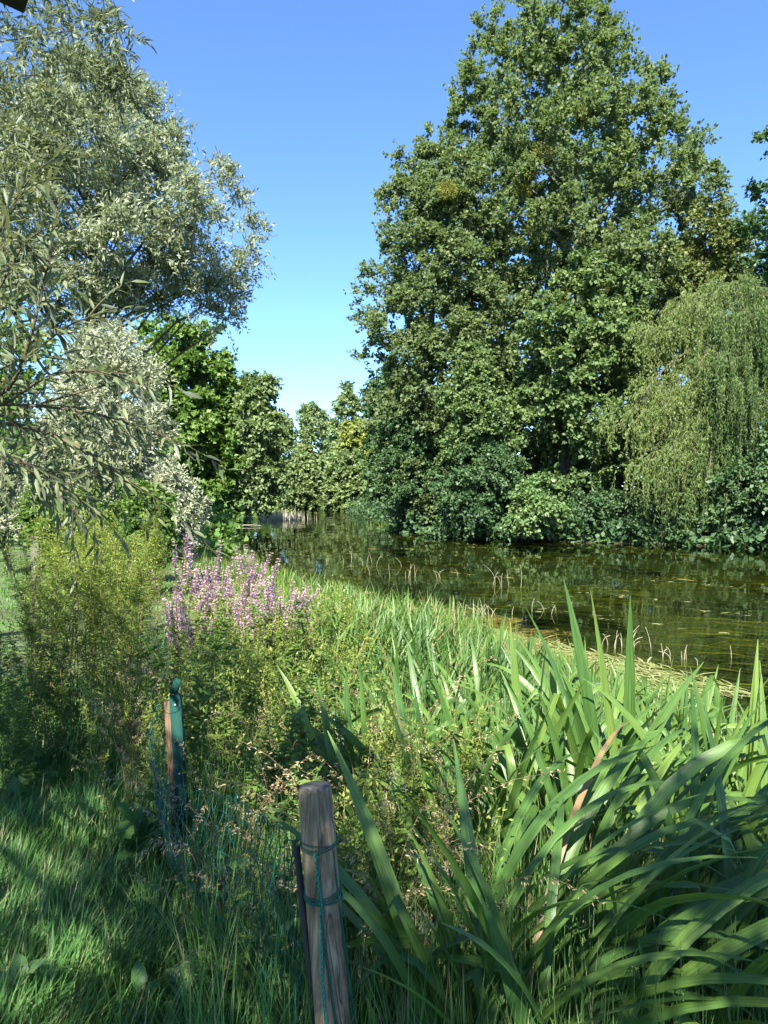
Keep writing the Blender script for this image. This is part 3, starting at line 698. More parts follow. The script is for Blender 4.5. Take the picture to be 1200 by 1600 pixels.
PA, PB = at(492, 1228, 1.72), at(522, 1620, 1.66)         # axis of the round post
ax = unit(PA - PB); foot = PA - ax * 1.12
post = thing('wooden_post', 'round weathered wooden fence post bound with green wire in the foreground', 'post', foot)
mb = MB(); rr = .040
hs = np.array([0, .2, .5, .8, 1.0, 1.09, 1.108, 1.116, 1.12]); rs = rr * np.array([1.05, 1.03, 1.02, 1.01, 1.0, 1.0, .985, .95, .90])
rng = np.random.default_rng(3)
mb.tube(ax * hs[:, None], rs, 28, False)
shaft = mb.build('shaft', M['postwood'], post)
v = np.array([x.co for x in shaft.data.vertices]); 
for q in shaft.data.vertices:
    a_ = math.atan2(q.co.y - (ax[1] * q.co.z), q.co.x - ax[0] * q.co.z)
    f = 1 + .025 * math.sin(a_ * 2 + .7) + .018 * math.sin(a_ * 5 + q.co.z * 3) + .012 * math.sin(a_ * 9)
    f -= .05 * max(0, math.sin(a_ * 3 + 1.1)) ** 24 + .04 * max(0, math.sin(a_ * 2 - .4)) ** 40
    c_ = Vector(ax * (q.co.z / ax[2])); q.co = c_ + (q.co - c_) * f

mb = MB(); mb.tube([ax * 1.105, ax * 1.1215, ax * 1.1222], [rr * .93, rr * .905, rr * .3], 28, True); mb.build('end_grain', M['posttop'], post)
def ring(mb, h, rad, wr, tilt, turns=1.0, ph=0):
    a_ = np.linspace(0, 2 * math.pi * turns, int(28 * turns))
    z = h + tilt * np.cos(a_ - .9 + ph) + np.linspace(0, .006 * turns, len(a_))
    mb.tube(ax * z[:, None] + np.stack([np.cos(a_), np.sin(a_), 0 * a_], 1) * rad, wr, 5, True)
mb = MB(); ring(mb, .985, rr * 1.06, .0013, .006, 2.2); ring(mb, .99, rr * 1.07, .0013, -.006, 1.1); mb.build('tie_wire', M['wire'], post)
mb = MB(); ring(mb, .872, rr * 1.07, .0016, .008, 3.2); ring(mb, .865, rr * 1.10, .0014, -.003, 1.2); mb.build('tie_wire', M['wire'], post)
# twisted cord hanging down the front of the post
mb = MB()
tt = np.linspace(0, 1, 90)
for ph in (0, math.pi):
    hh = .985 - tt * .62
    side = -.006 + .006 * np.sin(tt * 9) - .010 * np.sin(tt * 3.1) + .020 * tt
    pts = ax * hh[:, None] + np.stack([side +   .0030 * np.sin(tt * 150 + ph), -np.sqrt(np.maximum(1e-5, (rr * 1.06) ** 2 - side ** 2)) - .002 + .0030 * np.cos(tt * 150 + ph), 0 * tt], 1)
    mb.tube(pts, .0021, 4, True)
mb.build('cord', M['cord'], post)
# strands of the net gathered down the right of the post
mb = MB()
for k in range(11):
    t2 = np.linspace(0, 1, 12); s0 = .026 + .002 * k % .009; h0 = .99 - .045 * (k % 5)
    x = (-.004 if k > 6 else s0 + .008) + (.034 + .0035 * k) * t2 ** (1.3 if k < 7 else 1.0); hh = h0 - t2 * (.75 + .02 * k)
    y = -np.sqrt(np.maximum(1e-5, (rr * 1.08) ** 2 - np.minimum(x, rr * 1.05) ** 2)) - .004 - .002 * (k % 3)
    mb.tube(ax * hh[:, None] + np.stack([x, y, 0 * x], 1), .0010, 4, False)
mb.build('net_strands', M['wire'], post, 'stuff')
bx_ = at(471, 1318, 1.76); mb = MB()
mb.box((0, 0, 0), (.014, .020, .80)); o = mb.build('iron_stake', M['blackiron'], post, smooth=False)
o.location = Vector(bx_ - foot - ax * .40); o.rotation_euler = (ax[1] * -1, ax[0], .3)

# green steel profile screwed to a brown timber stake
GA, GB = at(267, 1085, 3.30), at(282, 1330, 3.25)
ax2 = unit(GA - GB); foot2 = GA - ax2 * .95
gp = thing('fence_stake', 'brown timber stake with a dark green steel strip screwed on', 'stake', foot2)
t3 = Vector(ax2).to_track_quat('Z', 'Y').to_matrix(); T3 = np.array(t3); T3 = np.stack([[1, 0, -ax2[0] / ax2[2]] / np.linalg.norm([1, 0, -ax2[0] / ax2[2]]), np.cross(ax2, [1, 0, -ax2[0] / ax2[2]]), ax2], 1)
mb = MB(); mb.box(ax2 * .46 + T3 @ [-.018, .012, 0], (.028, .036, .92), T3); mb.build('timber_stake', M['stakewood'], gp, smooth=False)
mb = MB(); W_ = .050
mb.box(ax2 * .475 + T3 @ [.020, -.010, 0], (W_, .003, .95), T3); mb.box(ax2 * .475 + T3 @ [.020 + W_ / 2 - .0015, .0035, 0], (.003, .024, .95), T3)
gs = mb.build('steel_strip', M['greenpaint'], gp, smooth=False)
for h in (.905, .60, .30):
    mb = MB(); mb.tube([ax2 * h + T3 @ [.020, -.0155, 0], ax2 * h + T3 @ [.020, -.0115, 0]], [.0045, .005], 8); mb.build('screw', M['metal'], gs)
mb = MB(); mb.box(ax2 * .985 + T3 @ [.026, -.004, 0], (.034, .012, .070), T3 @ np.array([[.92, 0, .38], [0, 1, 0], [-.38, 0, .92]])); mb.build('bent_tab', M['greenpaint'], gp, smooth=False)
mb = MB(); a_ = np.linspace(0, 6.6, 26); mb.tube(ax2 * (.9 + .012 * np.sin(a_))[:, None] + (T3 @ np.stack([.002 + .047 * np.cos(a_), .005 + .036 * np.sin(a_), 0 * a_])).T, .0013, 4); mb.build('tie_wire', M['wire'], gp)

# sagging green net between the two
net = thing('wire_net', 'sagging green plastic-coated wire net between the stake and the round post', 'fence net', foot2)
def curve(pp, m):
    pp = np.array(pp, float); k = np.linspace(0, len(pp) - 1, m); kk = np.arange(len(pp))
    c = np.stack([np.interp(k, kk, pp[:, q]) for q in range(3)], 1)
    for _ in range(6): c[1:-1] = (c[:-2] + 2 * c[1:-1] + c[2:]) / 4
    return c
top = curve([at(256, 1092, 3.3), at(238, 1122, 3.25), at(232, 1150, 3.2), at(243, 1190, 3.1), at(262, 1225, 2.95), at(300, 1240, 2.75), at(345, 1240, 2.5), at(390, 1262, 2.2), at(430, 1290, 1.95), at(465, 1318, 1.75)], 60)
rng = np.random.default_rng(9)
bot = curve([at(262, 1330, 3.25), at(268, 1345, 3.1), at(285, 1365, 2.95), at(300, 1395, 2.8), at(315, 1430, 2.6), at(335, 1480, 2.4), at(370, 1560, 2.2), at(420, 1660, 2.0), at(450, 1740, 1.85), at(480, 1800, 1.72)], 60)
rows_ = 13
grid = np.zeros((60, rows_, 3))
for q in range(rows_):
    f = q / (rows_ - 1)
    grid[:, q] = top * (1 - f) + bot * f
bul = np.sin(np.linspace(0, math.pi, 60))[:, None] * np.sin(np.linspace(0, math.pi, rows_))[None]
grid[..., 0] += -.05 * bul + .012 * np.sin(np.arange(60) * .7)[:, None] * np.linspace(0, 1, rows_)[None]
grid += rng.normal(0, .006, grid.shape)
mb = MB()
for k in list(range(0, 24, 3)) + list(range(24, 60)): mb.tube(grid[k] - foot2, .0016, 3, False)
mb.build('upright_wires', M['wire'], net, 'stuff')
mb = MB()
for q in range(0, rows_): mb.tube(grid[:, q] - foot2, .0013 if q else .0022, 3, False)
mb.build('cross_wires', M['wire'], net, 'stuff')

# small square stake far left
p0 = at(55, 842, 7.2)
st = thing('square_stake', 'grey square stake with a pale top standing in the weeds at the left', 'stake', (p0[0], p0[1], float(ground_z(p0[0], p0[1]))))
hh = p0[2] - st.location.z
mb = MB(); mb.box((0, 0, hh / 2), (.06, .06, hh)); mb.build('shaft', M['posttop'], st, smooth=False)
mb = MB(); mb.box((0, 0, hh + .012), (.075, .075, .022)); mb.build('cap', noise_mat('faded_red_cap', [(.25, .15, .11), (.36, .24, .18)], 20), st, smooth=False)

# ------------------------------------------------------------------ near willow reaching in from the left
rng = np.random.default_rng(201)
wb = base_at(-5.2, 4.6)
nw = thing('near_willow', 'nearest willow whose long narrow leaves hang in from the left edge', 'tree', wb)
wbv = np.array(wb)
BR = []           # (polyline, leaf length, spacing, shoots)
def br(pts, r0, r1): BR.append((curve(pts, 26), r0, r1))
br([at(-260, 700, 3.4), at(-60, 650, 3.0), at(60, 668, 2.8), at(150, 712, 2.75), at(215, 765, 2.8)], .013, .003)
br([at(-260, 690, 3.3), at(-50, 640, 2.9), at(20, 610, 2.7), at(45, 540, 2.6), at(72, 430, 2.6), at(92, 310, 2.65)], .012, .002)
br([at(-120, 650, 3.0), at(0, 640, 2.8), at(70, 585, 2.7), at(150, 575, 2.7), at(238, 608, 2.75)], .009, .002)
br([at(-120, 640, 3.0), at(20, 630, 2.8), at(110, 640, 2.75), at(190, 655, 2.8), at(248, 690, 2.9)], .008, .002)
br([at(-100, 500, 3.0), at(-20, 400, 2.7), at(15, 330, 2.6), at(35, 285, 2.6)], .008, .002)
br([at(-100, 560, 2.9), at(-10, 470, 2.6), at(40, 372, 2.6), at(50, 395, 2.55)], .006, .002)
br([at(-60, 700, 2.9), at(40, 720, 2.8), at(100, 760, 2.8), at(150, 800, 2.85)], .007, .002)
br([at(-60, 600, 3.0), at(40, 560, 2.9), at(110, 505, 2.9), at(160, 490, 3.0)], .006, .002)
br([at(-60, 720, 2.6), at(0, 700, 2.5), at(50, 740, 2.5), at(90, 775, 2.5)], .006, .002)
br([at(-80, 760, 3.2), at(0, 740, 3.1), at(80, 735, 3.1), at(160, 745, 3.2), at(200, 735, 3.3)], .006, .002)
leafspec = []     # P, A, N, L, W, T
wood = MB()
for bi, (c, r0, r1) in enumerate(BR):
    wood.tube(c - wbv, np.linspace(r0, r1, len(c)), 5, False)
    shoots = [(c, 1.0)]
    for q in range(6):
        k = rng.integers(5, 23); base = c[k]
        tan = unit(c[min(k + 1, 25)] - c[k - 1])
        d = unit(tan + rng.normal(0, .55, 3) + [0, -.1, .05])
        l = rng.uniform(.18, .5)
        w = np.linspace(0, 1, 10)[:, None]
        s = base + d * (w * l) + np.array([0, 0, -.25]) * (w ** 2 * l)
        wood.tube(s - wbv, np.linspace(.0028, .0012, 10), 3, False); shoots.append((s, .0))
    for (s, main) in shoots:
        seg = np.linalg.norm(np.diff(s, axis=0), axis=1).sum()
        m_ = int(seg / .030)
        u = np.linspace(.02 if not main else .35, 1, m_) * (len(s) - 1)
        for w_, uu in enumerate(u):
            kk = min(int(uu), len(s) - 2); f = uu - kk
            P = s[kk] * (1 - f) + s[kk + 1] * f; tan = unit(s[kk + 1] - s[kk])
            side = unit(np.cross(tan, [0, -.5, .86])); ang = w_ * 2.4
            up_ = np.cross(side, tan)
            o_ = side * math.cos(ang) + up_ * math.sin(ang)
            A = unit(tan * .85 + o_ * .75 + rng.normal(0, .18, 3) + [0, 0, -.12])
            N_ = unit(-tan * .3 + rng.normal(0, .35, 3) + [0, -.15, .8])
            leafspec.append((P - wbv, A, N_, rng.uniform(.055, .095), rng.uniform(.011, .017), np.clip(rng.normal(.45, .2), 0, 1)))
# the leaves nearest the lens are objects of their own, the others one mass
dist = np.array([np.linalg.norm(l[0] + wbv - EYE) for l in leafspec])
inview = np.array([(lambda p: -.50 < p[0] / p[1] < .3)(l[0] + wbv) for l in leafspec])
order = np.argsort(dist + (~inview) * 100)
single = set(order[:300].tolist())
proto = []
for k in range(4):
    L = Leaves(); L.add(np.zeros((1, 3)), np.array([[1., 0, 0]]), np.array([[0, 0, 1.]]), 1.0, .17, [.25 + .18 * k]); proto.append(L.mesh('willow_leaf', M['nearwillow'], 'lance'))
from mathutils import Matrix
for k in sorted(single):
    P, A, N_, l, w, T = leafspec[k]
    sd = unit(np.cross(A, N_)); N2 = np.cross(sd, A)
    o = bpy.data.objects.new('leaf', proto[int(T * 3.99)]); COL.objects.link(o); o.parent = nw
    mt_ = Matrix.Identity(4)
    for q in range(3):
        mt_[q][0], mt_[q][1], mt_[q][2], mt_[q][3] = A[q] * l, -sd[q] * l * (w / l / .17), N2[q] * l, P[q]
    o.matrix_local = mt_
L = Leaves()
rest = [leafspec[k] for k in range(len(leafspec)) if k not in single]
L.add(np.array([x[0] for x in rest]), np.array([x[1] for x in rest]), np.array([x[2] for x in rest]), np.array([x[3] for x in rest]), np.array([x[4] for x in rest]), np.array([x[5] for x in rest]))
# upper boughs, farther out
tops = []
for (px, py, Y, r) in [(20, 20, 6.0, .42), (75, 25, 6.0, .4), (130, 45, 6.0, .34), (175, 45, 6.1, .26), (30, 90, 5.6, .45), (90, 100, 5.8, .42), (150, 110, 5.9, .32), (185, 125, 6.0, .2), (15, 160, 5.4, .42), (70, 170, 5.6, .36), (125, 190, 5.8, .3), (10, 230, 5.2, .38), (50, 240, 5.3, .34), (95, 255, 5.6, .26), (15, 290, 5.0, .3),
                       (-40, 60, 5.6, .5), (-50, 180, 5.2, .5), (-60, 300, 4.8, .5), (-50, 420, 3.3, .45), (-70, 560, 3.3, .5), (-60, 680, 3.3, .45), (10, 480, 3.3, .32), (30, 590, 3.3, .36), (80, 660, 3.3, .34), (20, 700, 3.3, .36), (120, 720, 3.3, .3), (60, 740, 3.3, .3), (160, 690, 3.3, .22), (170, 600, 3.3, .2), (60, 520, 3.3, .26),
                       (-10, -40, 6.0, .5), (60, -50, 6.0, .5), (130, -40, 6.2, .4), (-60, -60, 5.6, .6)]:
    tops.append((at(px, py, Y), r))
# unseen clumps added around and behind the camera to shade the foreground
for k in range(108):
    q = np.array([rng.uniform(-7.0, -3.2), rng.uniform(-3.5, 1.2), rng.uniform(3.4, 7.0)]) if k < 24 else (np.array([rng.uniform(-4.3, -1.7), rng.uniform(-2.2, .7), rng.uniform(4.0, 6.0)]) if k < 54 else (np.array([rng.uniform(0.1, 1.7), rng.uniform(-3.2, -1.5), rng.uniform(4.2, 6.0)]) if k < 82 else np.array([rng.uniform(-1.5, .1), rng.uniform(-3.3, -1.1), rng.uniform(4.2, 5.4)])))
    if q[0] / max(q[1], .01) > -.75 and q[1] > .3: q[0] = -.75 * q[1] - rng.uniform(.3, 2.0)
    tops.append((q, rng.uniform(.5, .8)))
C = np.array([t[0] for t in tops]); cr_ = np.array([t[1] for t in tops])
Ls = Leaves()
spray(rng, Ls, C[21:30] - wbv, np.tile([.6, -.2, .1], (9, 1)), cr_[21:30] * 1.15, 6, 12, .085, .016, up=.1, droop=.35, squash=.9, tint=.5, jit=.015)
ci = np.r_[0:21, 30:34]
spray(rng, Ls, C[ci] - wbv, np.tile([.6, -.2, .1], (25, 1)), cr_[ci] * 1.15, 20, 18, .085, .016, up=.1, droop=.35, squash=.9, tint=.5, jit=.015)
spray(rng, Ls, C[34:] - wbv, np.tile([.3, 0, .2], (108, 1)), cr_[34:], 16, 13, .18, .05, up=.2, droop=.35, tint=.45, jit=.03)
L.d += Ls.d[:-1]; Lk = Leaves(); Lk.d = Ls.d[-1:]
trk = curve([wbv - [0, 0, .3], wbv + [.1, 0, 1.4], wbv + [-.2, -.1, 3.2], wbv + [-.1, -.2, 5.5], wbv + [0, 0, 7.5]], 14)
wood.tube(trk - wbv, np.linspace(.26, .06, 14), 9, False)
for k in list(range(0, 34, 2)) + list(range(34, 142, 3)):
    s = trk[min(13, int(np.clip((C[k][2] - wb[2] - 1.0) / 7.5 * 13, 2, 12)))]
    limb(wood, rng, s - wbv, C[k] - wbv, .022, .004, .08)
for (c, r0, r1) in BR:
    limb(wood, rng, trk[4] - wbv, c[0] - wbv, .03, r0, .1)
wood.build('trunk', M['twig'], nw)
L.build('crown', M['nearwillow'], nw, 'stuff', 'lance')
Lk.build('added_shade_crown', M['nearwillow'], nw, 'stuff')  # leaves of the added out-of-view shading clumps

# ------------------------------------------------------------------ grass (uncountable)
def blades(name, label, rng, x, y, length, width, lean, az, mat, tint, cat='grass', segs=3, z=None):
    n_ = len(x); z0 = ground_z(x, y) if z is None else z
    d = np.stack([np.cos(az), np.sin(az), 0 * az], 1); sd = np.stack([-np.sin(az), np.cos(az), 0 * az], 1)
    rows_ = []
    p = np.stack([x, y, z0 - .01], 1); th = lean * .25
    for s in range(segs + 1):
        t = s / segs
        w = width * (1 - t ** 1.8) * .5
        if s < segs: rows_ += [p - sd * w[:, None], p + sd * w[:, None]]
        else: rows_ += [p]
        th = lean * (.25 + .9 * t)
        p = p + (d * np.sin(th)[:, None] + np.array([0, 0, 1]) * np.cos(th)[:, None]) * (length / segs)[:, None]
    V = np.stack(rows_, 1); k = 2 * segs + 1
    b = np.arange(n_)[:, None] * k
    q = np.vstack([b + np.array([[2 * s, 2 * s + 1, 2 * s + 3, 2 * s + 2]]) for s in range(segs - 1)])
    t = b + np.array([[2 * segs - 2, 2 * segs - 1, 2 * segs]])
    o = link(name, raw_mesh(name, V.reshape(-1, 3), q, t, M[mat], True, {'tint': np.repeat(tint, k)}))
    tag(o, label, cat, None, 'stuff'); return o

rng = np.random.default_rng(301)
# lying meadow grass at the lower left, combed to the right in tufts
n_ = 30000
Y_ = 1.75 + 4.2 * rng.random(n_) ** 1.35
X_ = -.56 * Y_ - .2 + (.62 * Y_ * .72 + .25) * rng.random(n_)
cx_ = rng.uniform(-3.4, .4, 330); cy_ = rng.uniform(1.6, 6.2, 330); ca = .35 + rng.normal(0, .75, 330); cl = rng.uniform(.75, 1.35, 330)
ki = np.argmin((X_[:, None] - cx_[None]) ** 2 + (Y_[:, None] - cy_[None]) ** 2, 1)      # every blade belongs to a tuft with its own lie
tuft = (cl[ki] - 1) * 3
X_ = X_ + (cx_[ki] - X_) * .08; Y_ = Y_ + (cy_[ki] - Y_) * .08
az = ca[ki] * .8 + .15 + rng.normal(0, .8, n_)
blades('meadow_grass', 'long dark green lying grass at the lower left beside the net', rng, X_, Y_, (.16 + .04 * tuft) * rng.uniform(.5, 1.6, n_), rng.uniform(.0035, .0085, n_), rng.uniform(.4, 1.8, n_), az, 'grass',
       np.clip(rng.normal(.38, .24, n_) + (rng.random(n_) < .11) * .6, 0, 1), segs=2)
# rough grass under the herbs along the whole bank
n_ = 26000
Y_ = 1.6 + 13 * rng.random(n_) ** 1.6
X_ = rng.uniform(-.45, .75, n_) * Y_ * .9
ok = (near_bank(Y_) - X_ > .1) & ~((X_ < -.27 * Y_) & (Y_ < 4.2)); X_, Y_ = X_[ok], Y_[ok]; n_ = len(X_)
blades('bank_grass', 'rough grass growing between the herbs all along the near bank', rng, X_, Y_, rng.uniform(.2, .6, n_) * np.clip(1.4 - Y_ * .1, .35, 1), rng.uniform(.003, .007, n_), rng.uniform(.1, 1.1, n_), rng.uniform(0, 6.28, n_), 'grass',
       np.clip(rng.normal(.55, .22, n_) + (rng.random(n_) < .10) * .4, 0, 1), segs=2)
# low sedge on the slope down to the water farther along the bank
n_ = 6500
Y_ = 8.5 + 17 * rng.random(n_) ** 1.2; X_ = near_bank(Y_) + .15 - 3.2 * rng.random(n_) ** 1.2
blades('bank_sedge', 'low yellow-green sedge on the slope beyond the purple flowers', rng, X_, Y_, rng.uniform(.12, .38, n_), rng.uniform(.010, .020, n_), rng.uniform(.1, 1.1, n_), rng.uniform(0, 6.28, n_), 'sedge', np.clip(rng.normal(.45, .25, n_), 0, 1), 'sedge', segs=2)
# sunny lawn
n_ = 10000
X_ = rng.uniform(-12.5, -4.2, n_); Y_ = rng.uniform(8.5, 21, n_)
blades('lawn', 'short sunny lawn seen at the left edge behind the weeds', rng, X_, Y_, rng.uniform(.05, .12, n_), rng.uniform(.012, .02, n_), rng.uniform(.2, 1.0, n_), rng.uniform(0, 6.28, n_), 'lawn', rng.random(n_), segs=2)

# ------------------------------------------------------------------ herbs: archetypes copied as individuals
def copy_tree(o, loc, rz, sc, label=None, tiltx=0., tilty=0.):
    c = o.copy(); COL.objects.link(c); c.location = [float(v) for v in loc]; c.rotation_euler = (tiltx, tilty, rz); c.scale = (sc, sc, sc)
    if label: c['label'] = label
    for ch in o.children:
        d = ch.copy(); COL.objects.link(d); d.parent = c
    return c

def weed_proto(seed, name, H, mat, leafL, leafW, n_leaf, n_br, droop=.3, topfine=True, stem='stem', lean=.08, pan=0, shape='kite', tint=.5):
    """upright herb: stem with side branches, leaves along them, optional fine panicle on top"""
    rng = np.random.default_rng(seed)
    mb = MB(); L = Leaves()
    t = np.linspace(0, 1, 8)[:, None]; off = rng.normal(0, lean, 2)
    main = np.hstack([off * t ** 2 * H + .01 * np.sin(t * 9 + seed), t * H])
    mb.tube(main, np.linspace(.0045, .0015, 8) * (H / 1.0) ** .5, 4, False)
    axes = [(main, 1.0)]
    for k in range(n_br):
        u = rng.uniform(.3, .92); b0 = np.array([np.interp(u, t[:, 0], main[:, c]) for c in range(3)])
        a = rng.uniform(0, 6.28); l = H * rng.uniform(.10, .28) * (1.25 - u)*1.4
        w = np.linspace(0, 1, 6)[:, None]
        br_ = b0 + np.array([math.cos(a), math.sin(a), 0]) * (w * l * .6) + np.array([0, 0, 1]) * (w * l * .8)
        mb.tube(br_, np.linspace(.002, .0008, 6), 3, False); axes.append((br_, .6))
    for (s, wgt) in axes:
        m_ = max(5, int(n_leaf * (1 if wgt == 1 else .32)))
        u = np.sort(rng.uniform(.12 if wgt == 1 else .05, 1, m_)); k = np.linspace(0, 1, len(s))
        P = np.stack([np.interp(u, k, s[:, c]) for c in range(3)], 1)
        a = np.arange(m_) * 2.4 + rng.normal(0, .4, m_)
        rad = np.stack([np.cos(a), np.sin(a), np.zeros(m_)], 1)
        A = unit(rad + np.array([0, 0, 1]) * (rng.uniform(.1, .9, (m_, 1)) - droop))
        N_ = unit(np.array([0, 0, 1.]) + rng.normal(0, .35, (m_, 3)) - rad * .2)
        sz = (1 - .55 * u) * wgt ** .5
        L.add(P, A, N_, leafL * sz * rng.uniform(.7, 1.2, m_), leafW * sz * rng.uniform(.8, 1.2, m_), np.clip(tint + rng.normal(0, .2, m_), 0, 1))
    if pan:
        u = rng.uniform(.72, 1.03, pan); P = np.stack([np.interp(u, t[:, 0], main[:, c]) for c in range(3)], 1)
        P = P + rng.normal(0, .035, (pan, 3)) * (1.08 - u)[:, None] * 6
        L.add(P, rng.normal(0, .6, (pan, 3)) + [0, 0, .8], rng.normal(0, 1, (pan, 3)), .022, .009, np.clip(rng.normal(.85, .12, pan), 0, 1))
    root = thing(name, 'x', 'x')
    mb.build('stem', M[stem], root); L.build('foliage', M[mat], root, 'stuff', shape)
    return root
used = set()
def put(protos, spots, rng, label, group, cat, smin=.8, smax=1.2, tilt=.1):
    for (x, y, *h) in spots:
        pr = protos[int(rng.integers(len(protos)))]
        s = (h[0] if h else 1.0) * rng.uniform(smin, smax)
        c = copy_tree(pr, (x, y, float(ground_z(x, y)) - .01), rng.uniform(0, 6.28), s, label, rng.normal(0, tilt), rng.normal(0, tilt))
        c['group'] = group; c['category'] = cat
def drop(protos):
    for p_ in protos:
        for ch in list(p_.children): bpy.data.objects.remove(ch)
        bpy.data.objects.remove(p_)
def pxs(rng, n_, x0, x1, Y0, Y1, pw=1.0):
    """ground spots whose plants stand between photo columns x0..x1 and depths Y0..Y1"""
    o = []
    while len(o) < n_:
        Y = Y0 + (Y1 - Y0) * rng.random() ** pw; x = (rng.uniform(x0, x1) - 600) / F * Y
        if near_bank(Y) - x > .15: o.append((x, Y))
    return o
rng = np.random.default_rng(401)
# tall fine-leaved weeds at the left (mugwort, willowherb)
tall = [weed_proto(410 + k, 'tall_weed', 1.38, 'weed', .10, .014, 90, 12, droop=.1, pan=150, stem='redstem', tint=.5) for k in range(5)]
put(tall, pxs(rng, 23, 60, 150, 5.0, 9.0), rng, 'tall yellowish fine-leaved weed around the square stake', 'tall weeds around the square stake', 'weed', .82, 1.08)
put(tall, pxs(rng, 23, 150, 250, 5.0, 9.0), rng, 'tall yellowish fine-leaved weed next to the purple flowers', 'tall weeds next to the purple flowers', 'weed', .82, 1.08)
put(tall, pxs(rng, 24, 45, 200, 4.2, 5.6), rng, 'tall green feathery weed in the shaded front of the left thicket', 'shaded tall weeds at the left', 'weed', .68, .95)
drop(tall)
soft = [weed_proto(430 + k, 'nettle', .8, 'herb', .075, .034, 44, 5, droop=.35, pan=20, tint=.45, shape='lance') for k in range(5)]
put(soft, pxs(rng, 36, -40, 90, 3.6, 5.2), rng, 'leafy green herb at the left edge in front of the tall weeds', 'herbs at the left edge', 'herb', .55, .9)
put(soft, pxs(rng, 22, 260, 340, 3.4, 6.0), rng, 'leafy green herb just right of the green stake', 'herbs right of the green stake', 'herb', .65, 1.1)
put(soft, pxs(rng, 26, 330, 440, 3.0, 6.2), rng, 'leafy green herb in the tangle below the purple flowers', 'herbs below the purple flowers', 'herb', .65, 1.15)
put(soft, pxs(rng, 22, 430, 520, 3.0, 6.5), rng, 'leafy green herb in the tangle left of the sedges', 'herbs left of the sedges', 'herb', .65, 1.1)
put(soft, pxs(rng, 40, 420, 640, 2.2, 4.2), rng, 'leafy herb growing between the round post and the irises', 'herbs between post and irises', 'herb', .55, .95)
put(soft, pxs(rng, 16, 310, 470, 1.9, 2.7), rng, 'low leafy herb growing through the net beside the round post', 'herbs in the net', 'herb', .35, .6)
put(soft, pxs(rng, 40, 470, 760, 4.5, 8.0), rng, 'leafy herb at the foot of the sedges', 'herbs under the sedges', 'herb', .45, .7)
drop(soft)
fine = [weed_proto(450 + k, 'bedstraw', .75, 'weed', .05, .010, 80, 12, droop=.1, pan=60, tint=.72) for k in range(4)]
put(fine, pxs(rng, 46, 300, 560, 3.2, 6.2), rng, 'yellow-green fine-leaved bedstraw in the tangle behind the net', 'bedstraw in the tangle', 'weed', .7, 1.1, .2)
put(fine, pxs(rng, 30, 520, 720, 2.0, 3.6), rng, 'yellow-green fine weed between the iris clumps', 'fine weeds between the irises', 'weed', .6, .9, .2)
put(fine, pxs(rng, 14, 130, 270, 3.4, 4.4), rng, 'pale fine weed left of the green stake', 'fine weeds by the green stake', 'weed', .6, .9, .2)
drop(fine)

# purple loosestrife
def loosestrife_proto(seed):
    rng = np.random.default_rng(seed)
    root = thing('purple_loosestrife', 'x', 'x'); mb = MB(); L = Leaves(); H = 1.2
    for k in range(4):
        a = rng.uniform(0, 6.28); ln = rng.uniform(.06, .28); h = H * rng.uniform(.75, 1.08)
        t = np.linspace(0, 1, 8)[:, None]
        s = np.hstack([math.cos(a) * ln * t ** 1.3, math.sin(a) * ln * t ** 1.3, t * h])
        mb.tube(s, np.linspace(.004, .0015, 8), 4, False)
        m_ = 60; u = rng.uniform(.15, .82, m_); P = np.stack([np.interp(u, t[:, 0], s[:, c]) for c in range(3)], 1)
        aa = rng.uniform(0, 6.28, m_); A = np.stack([np.cos(aa), np.sin(aa), rng.uniform(.1, .8, m_)], 1)
        L.add(P, A, unit(rng.normal(0, .4, (m_, 3)) + [0, 0, 1]), .07 * rng.uniform(.6, 1.1, m_), .015, np.clip(rng.normal(.55, .2, m_), 0, 1))
        FL = Leaves(); n_ = 105; lo = rng.uniform(.64, .8)
        u = rng.uniform(lo, 1.0, n_); u = lo + np.round((u - lo) / .022) * .022 + rng.normal(0, .004, n_)
        P = np.stack([np.interp(u, t[:, 0], s[:, c]) for c in range(3)], 1); aa = rng.uniform(0, 6.28, n_)
        rad = np.stack([np.cos(aa), np.sin(aa), rng.uniform(-.1, .6, n_)], 1)
        FL.add(P + rad * .004, rad, rng.normal(0, .6, (n_, 3)) + [0, 0, .8], .023 * (1.25 - (u - lo)), .014, np.clip(rng.normal(.45, .25, n_) + (u > .93) * .4, 0, 1))
        fo = FL.build('flower_spike', M['flower'], root, 'stuff')
    mb.build('stem', M['redstem'], root); L.build('foliage', M['weed'], root, 'stuff')
    return root
ls = [loosestrife_proto(470 + k) for k in range(4)]
put(ls, pxs(rng, 24, 262, 400, 5.6, 7.4), rng, 'purple loosestrife in the left half of the flowering clump', 'purple loosestrife, left half of the clump', 'flower', .55, 1.05, .17)
put(ls, pxs(rng, 12, 270, 460, 4.9, 5.7), rng, 'shorter purple loosestrife at the front of the flowering clump', 'purple loosestrife, front of the clump', 'flower', .55, .75, .1)
put(ls, pxs(rng, 20, 385, 465, 5.2, 6.6), rng, 'purple loosestrife in the right half of the flowering clump next to the sedges', 'purple loosestrife, right half of the clump', 'flower', .5, .9, .17)
drop(ls)
